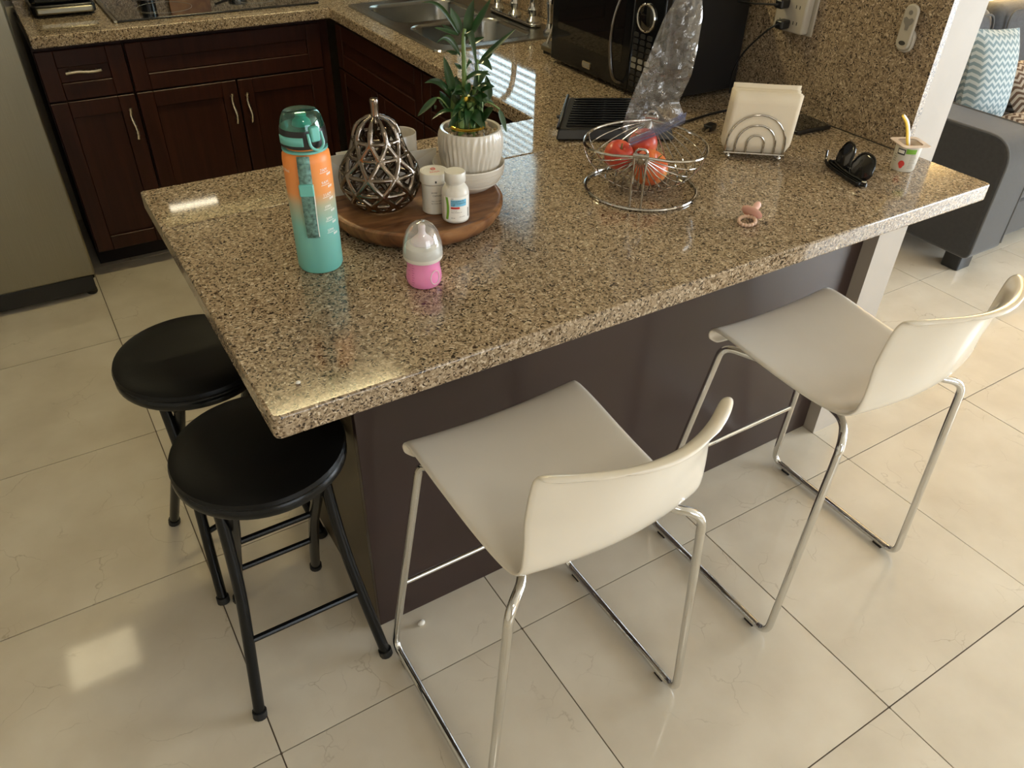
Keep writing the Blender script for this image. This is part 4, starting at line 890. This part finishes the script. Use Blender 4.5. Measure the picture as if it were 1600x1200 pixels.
# ------------------------------------------------------------------ sunglasses
sg = thing('sunglasses', 'black sunglasses lying upside down on the counter', 'sunglasses', (1.533, .712, ZT), R(70))
def brow(s): return Vector((s * .068, .010 * (1 - s * s) - .004, .007))
MB().tube([brow(-1 + 2 * k / 20) for k in range(21)], .0055, 8, flat=.7).build('brow_bar', M['blackgloss'], sg)
for s in (-1, 1):
    def lz(u, v, s=s):
        a = 2 * pi * u; ca, sa = cos(a), sin(a); rr = v
        x = s * .0355 + .034 * rr * ca * (abs(ca) ** -.25 if abs(ca) > .05 else 1) * (.90 if sa > 0 else 1.0)
        z = .033 + (.030 if sa > 0 else .027) * rr * sa
        return (x, .010 * (1 - (x / .068) ** 2) - .004 - .35 * (z - .007) + .003 * (1 - rr), z)
    MB().grid(lz, 32, 6, closed_u=True).build('lens', M['lens'], sg, smooth=80, solid=.0016)
    MB().tube([lz(k / 32, 1.0) for k in range(32)], .0024, 6, closed=True).build('lens_rim', M['blackgloss'], sg)
    y1 = .012 if s > 0 else .020
    MB().tube(catmull([brow(s) + Vector((-s * .002, .004, 0)), Vector((s * .064, y1, .008)), Vector((0, y1 + .004, .0075)), Vector((-s * .055, y1 + .002, .008)), Vector((-s * .074, y1 - .004, .016 if s < 0 else .009)), Vector((-s * .082, y1 - .008, .030 if s < 0 else .010))], 6), .0050, 8, flat=.45).build('temple', M['blackgloss'], sg)
MB().box(-.010, .010, -.006, .004, .010, .022).build('bridge', M['blackgloss'], sg, bevel=.003)
MB().box(-.069, -.064, -.004, .006, .0095, .0135).build('hinge_plate', M['nickel'], sg, bevel=.001)
# ------------------------------------------------------------------ pacifier
pa = thing('pacifier', 'dusty pink pacifier with beaded ring', 'pacifier', (1.147, .645, ZT), R(15))
PMt = Matrix.Translation((.006, .002, .0165)) @ Matrix.Rotation(R(62), 4, 'Y')
sh = MB().lathe([(.001, -.002), (.012, -.0015), (.0195, .0005), (.021, .003), (.0195, .0042), (.012, .002), (.001, .0015)], 36); sh.v = [tuple(PMt @ Vector((x * .86, y * 1.12, z))) for x, y, z in sh.v]; sh.build('shield', M['pinksil'], pa, smooth=60)
tt = MB().lathe([(.008, .001), (.0062, .004), (.0058, .012), (.0075, .020), (.0072, .026), (.0045, .030), (.001, .031)], 20); tt.v = [tuple(PMt @ Vector(q)) for q in tt.v]; tt.build('teat', M['pinksil'], pa, smooth=60)
rg = [Vector((-.014 + .0165 * cos(2 * pi * k / 16), -.002 + .0165 * sin(2 * pi * k / 16), .0045 + .006 * (cos(2 * pi * k / 16) + 1) * .5)) for k in range(16)]
mb = MB().tube(rg, .0028, 8, closed=True); rgo = mb.build('ring', M['peachsil'], pa)
for k in range(16): MB().sphere(rg[k], .0040, 10, 7).build('bead', M['peachsil'], rgo)
# ------------------------------------------------------------------ yogurt cup + spoon
yc = thing('yogurt_cup', 'small white yogurt cup with strawberry print near the counter end', 'yogurt cup', (1.686, .677, ZT), R(-150)); yc.scale = (1.12, 1.12, 1.12)
MB().lathe([(.018, 0), (.0225, .0006), (.0235, .003), (.0258, .050), (.0260, .056), (.0252, .0562), (.0248, .050), (.0242, .040), (.001, .0395)], 40).build('cup_body', M['white'], yc, smooth=50)
rim = MB(); oc = rrect(-.031, .031, -.031, .031, .008, 4); nn_ = len(oc)
ic = [(.0252 * cos(atan2(y, x)), .0252 * sin(atan2(y, x))) for x, y in oc]
rim.add([(x, y, z) for z in (.0558, .0572) for (x, y) in oc] + [(x, y, z) for z in (.0558, .0572) for (x, y) in ic],
        [(i, (i + 1) % nn_, nn_ + (i + 1) % nn_, nn_ + i) for i in range(nn_)] + [(nn_ + i, nn_ + (i + 1) % nn_, 3 * nn_ + (i + 1) % nn_, 3 * nn_ + i) for i in range(nn_)] + [(i, 2 * nn_ + i, 2 * nn_ + (i + 1) % nn_, (i + 1) % nn_) for i in range(nn_)])
rim.build('flange', pm('cream_flange', (.86, .70, .58), .4), yc, smooth=0, rot=(0, 0, R(35)))
MB().lathe([(.0245, .0440), (.012, .0450), (.001, .0450)], 30, cap=False).build('yogurt', M['peach'], yc)
def cpatch(a0, a1, z0, z1, n=10, off=.0003):
    rr = lambda z: .0235 + .0023 * (z - .003) / .047 + off
    return MB().grid(lambda u, w: (rr(z0 + (z1 - z0) * w) * cos(a0 + (a1 - a0) * u), rr(z0 + (z1 - z0) * w) * sin(a0 + (a1 - a0) * u), z0 + (z1 - z0) * w), n, 2)
lbp = cpatch(-.05, .75, .040, .050).build('green_print', M['greenp'], yc)
cpatch(-.75, -.10, .036, .048).build('black_print', M['ink'], yc); cpatch(-.68, -.17, .039, .046, off=.0006).build('white_print', M['inkw'], yc)
rr_ = lambda z: .0235 + .0023 * (z - .003) / .047 + .0004
MB().add([(rr_(z) * cos(a), rr_(z) * sin(a), z) for a, z in [(-.15 + .26 * sin(2 * pi * k / 16) * (1 if cos(2 * pi * k / 16) > -.3 else .7), .0165 + .0085 * cos(2 * pi * k / 16)) for k in range(16)]], [tuple(range(16))]).build('strawberry_print', M['red'], yc, smooth=0)
mb = MB()
for q in range(9): mb2 = cpatch(.38, .95 - .08 * (q % 3), .010 + q * .0034, .0108 + q * .0034, 6); mb.add(mb2.v, mb2.f)
for q in range(4): mb2 = cpatch(-1.05, -.70 - .06 * (q % 2), .020 + q * .0045, .0212 + q * .0045, 5); mb.add(mb2.v, mb2.f)
mb.build('text_print', M['inkg'], yc)
sn = thing('spoon', 'yellow and white plastic spoon standing in the yogurt cup', 'spoon', (1.686, .677, ZT)); sn.scale = (1.12, 1.12, 1.12)
sp_ = catmull([(-.004, -.002, .0435), (-.006, .004, .060), (-.008, .010, .080), (-.016, .014, .098), (-.030, .018, .112)], 7)
MB().tube(sp_, [.0030 + .0016 * sin(pi * i / (len(sp_) - 1)) for i in range(len(sp_))], 10, flat=.6).build('spoon_handle', M['yellow'], sn)
MB().tube([p + Vector((.0024, -.0012, .0010)) for p in sp_], [.0022 + .001 * sin(pi * i / (len(sp_) - 1)) for i in range(len(sp_))], 8, flat=.6).build('grip_back', M['inkw'], sn)
# crumbs
for x, y, z, s, lab in ((.395, .735, 0, .010, 'white pea-sized crumb on the floor by the peninsula'), (.165, .575, ZT, .004, 'tiny white crumb at the near corner of the counter')):
    tag(MB().sphere((0, 0, s * .7), s, 8, 6, (1, .8, .7)).build('crumb', M['white'], loc=(x, y, z)), lab, 'crumb')

# ================================================================== STOOLS
def white_stool(label, loc):
    t = thing('bar_stool', label, 'bar stool', loc, 0, 'white shell bar stools')
    prof_ = catmull([(.176, .600, 0), (.190, .609, 0), (.191, .627, 0), (.176, .638, 0), (.130, .638, 0), (.05, .630, 0), (-.05, .623, 0), (-.13, .624, 0), (-.188, .638, 0), (-.222, .672, 0), (-.240, .728, 0), (-.252, .786, 0), (-.262, .842, 0), (-.273, .879, 0), (-.290, .898, 0), (-.304, .900, 0)], 4)
    n = len(prof_)
    def width(v):
        keys = [(0, .180), (.06, .196), (.12, .199), (.3, .196), (.45, .188), (.56, .184), (.66, .182), (.78, .180), (.88, .176), (.95, .177), (.985, .173), (1, .160)]
        for (a, wa), (b_, wb_) in zip(keys, keys[1:]):
            if v <= b_: return wa + (wb_ - wa) * (v - a) / (b_ - a)
        return .16
    def fn(u, v):
        f_ = v * (n - 1); i = min(int(f_), n - 2); p = prof_[i].lerp(prof_[i + 1], f_ - i); s = 2 * u - 1
        back = max(0, min(1, (v - .50) / .22)); seat = 1 - back
        return (s * width(v), p.x + back * (.052 + .018 * max(0, (v - .7) / .3)) * s * s, p.y + seat * .012 * s * s - back * .016 * s ** 4 * max(0, (v - .85) / .15))
    MB().grid(fn, 19, 49).build('seat_shell', M['shell'], t, smooth=80, solid=.008, subs=1)
    for s in (-1, 1):
        path = [(s * .13, .06, .609), (s * .178, .160, .611), (s * .245, .220, .013), (s * .245, -.216, .013), (s * .204, -.206, .600), (s * .150, -.165, .609), (s * .120, -.06, .607)]
        MB().tube(fillet(path, [0, .03, .035, .035, .036, .03, 0], 7), .0088, 12).build('side_frame', M['chrome'], t)
        for y in (.165, -.165): MB().box(s * .245 - .007, s * .245 + .007, y - .014, y + .014, 0, .010).build('glide', M['rubber'], t, bevel=.002)
    MB().tube([(-.2185, .196, .245), (.2185, .196, .245)], .0062, 12).build('foot_rest', M['chrome'], t)
    for y in (.06, -.06): MB().tube([(-.13, y, .608), (.13, y, .608)], .007, 10).build('seat_rail', M['chrome'], t)
    return t
white_stool('white shell bar stool with chrome sled legs, nearest the viewer', (.560, .492, 0))
white_stool('white shell bar stool beside the white post', (1.340, .492, 0))
def black_stool(label, loc, rz):
    t = thing('folding_stool', label, 'stool', loc, rz, 'black folding stools')
    MB().lathe([(.150, .566), (.163, .567), (.1665, .572), (.1665, .584), (.163, .589)], 56).build('seat_rim', M['blackpaint'], t)
    MB().lathe([(.155, .5892), (.164, .590), (.167, .596), (.164, .604), (.150, .6095), (.11, .612), (.05, .613), (.001, .613)], 56).build('seat_cushion', M['vinyl'], t)
    for s in (-1, 1):
        A = catmull([(s * .150, -.158, .004), (s * .134, -.125, .13), (s * .115, -.088, .29), (s * .107, -.058, .42), (s * .104, -.030, .566)], 6)
        o = MB().tube(A, .0122, 12).build('front_leg', M['blackpaint'], t)
        MB().tube([A[0] + Vector((0, 0, -.004)), A[1]], .0155, 12).build('rubber_foot', M['rubber'], o)
        Bp = catmull([(s * .100, .172, .004), (s * .094, .120, .13), (s * .088, .045, .30), (s * .086, -.03, .44), (s * .086, -.085, .566)], 6)
        o = MB().tube(Bp, .0122, 12).build('rear_leg', M['blackpaint'], t)
        MB().tube([Bp[0] + Vector((0, 0, -.004)), Bp[1]], .0155, 12).build('rubber_foot', M['rubber'], o)
    MB().tube([(-.126, -.110, .195), (.126, -.110, .195)], .0072, 10).build('front_bar', M['blackpaint'], t)
    MB().tube([(-.092, .094, .19), (.092, .094, .19)], .0072, 10).build('rear_bar', M['blackpaint'], t)
    MB().tube([(-.088, .02, .35), (.088, .02, .35)], .0072, 10).build('upper_bar', M['blackpaint'], t)
    MB().box(-.11, .11, -.10, -.07, .548, .5655).box(-.11, .11, -.045, -.015, .548, .5655).build('seat_bracket', M['blackpaint'], t, smooth=0, bevel=.002)
    return t
black_stool('black padded folding stool under the near corner of the counter', (.138, .862, 0), 0)
black_stool('black padded folding stool further back, half under the counter end', (.104, 1.240, 0), R(16))

# ================================================================== SOFA
so = thing('sofa', 'dark grey fabric sofa beyond the partition wall', 'sofa', (3.15, 1.12, 0))
def armp():
    return [(p.x, p.y) for p in fillet([(0, .09, 0), (.85, .09, 0), (.85, .60, 0), (0, .60, 0)], [.03, .02, .06, .11], 8, closed=True)]
MY = lambda x0: Matrix(((0, 0, 1, x0), (1, 0, 0, 0), (0, 1, 0, 0), (0, 0, 0, 1)))
for x0 in (0, 1.60):
    am = MB().prism(armp(), 0, .24, MY(x0)).build('arm', M['fabric'], so, bevel=.03, seg=4, smooth=50)
    for xx in (.012, .228): MB().tube([Vector((x0 + xx, p[0], p[1])) + Vector((0, -.001 if p[0] < .1 else 0, 0)) for p in fillet([(.002, .12, 0), (.002, .598, 0), (.80, .598, 0)], [0, .11, 0], 8)], .006, 8).build('arm_piping', M['piping'], am)
MB().box(.242, 1.598, .05, .84, .09, .28).build('base', M['fabric'], so, bevel=.02, seg=3)
for k in range(2):
    x0 = .245 + k * .678
    MB().box(x0, x0 + .672, .015, .64, .285, .44).build('seat_cushion', M['fabric'], so, bevel=.045, seg=4)
    bk = MB().box(x0 + .006, x0 + .666, .58, .80, .445, .88).build('back_cushion', M['fabric2'], so, bevel=.085, seg=5, rot=(R(-6), 0, 0), loc=(0, .05, .06))
    MB().tube(fillet([(x0 + .06, .575, .47), (x0 + .61, .575, .47), (x0 + .61, .575, .85), (x0 + .06, .575, .85)], .06, 6, closed=True), .005, 8, closed=True).build('cushion_piping', M['piping'], bk)
MB().box(.242, 1.598, .80, .90, .09, .70).build('back_frame', M['fabric'], so, bevel=.03, seg=3)
for x in (.06, 1.68):
    for y in (.05, .78): MB().prism(rrect(x, x + .10, y, y + .08, .01), 0, .0895).build('leg', M['black'], so, bevel=.004)
def pillow(lab, mat, loc, rot, w, h):
    t = thing('throw_pillow', lab, 'pillow', loc, 0, 'chevron pillows on the sofa')
    mb = MB()
    for s in (1, -1):
        def fn(u, v, s=s):
            a, b_ = 2 * u - 1, 2 * v - 1; e = (1 - abs(a) ** 2.6) * (1 - abs(b_) ** 2.6)
            k = 1 - .06 * (1 - abs(a) * abs(b_)) * (abs(a) ** 3 + abs(b_) ** 3) / 2
            return (a * w * .5 * k, s * .075 * e ** .55, b_ * h * .5 * k)
        mb.grid(fn, 17, 17)
    mb.build('cover', mat, t, smooth=80, rot=rot)
pillow('pale blue and white chevron pillow standing against the sofa arm', M['blue_chev'], (3.575, 1.535, .668), (R(-12), R(4), R(-4)), .30, .42)
pillow('brown and cream chevron pillow lying on the sofa seat', M['brown_chev'], (3.98, 1.50, .575), (R(-50), 0, R(-8)), .40, .34)
pillow('small brown chevron pillow in front of the pale blue one', M['brown_chev'], (3.545, 1.30, .520), (R(-82), R(0), R(-12)), .24, .18)
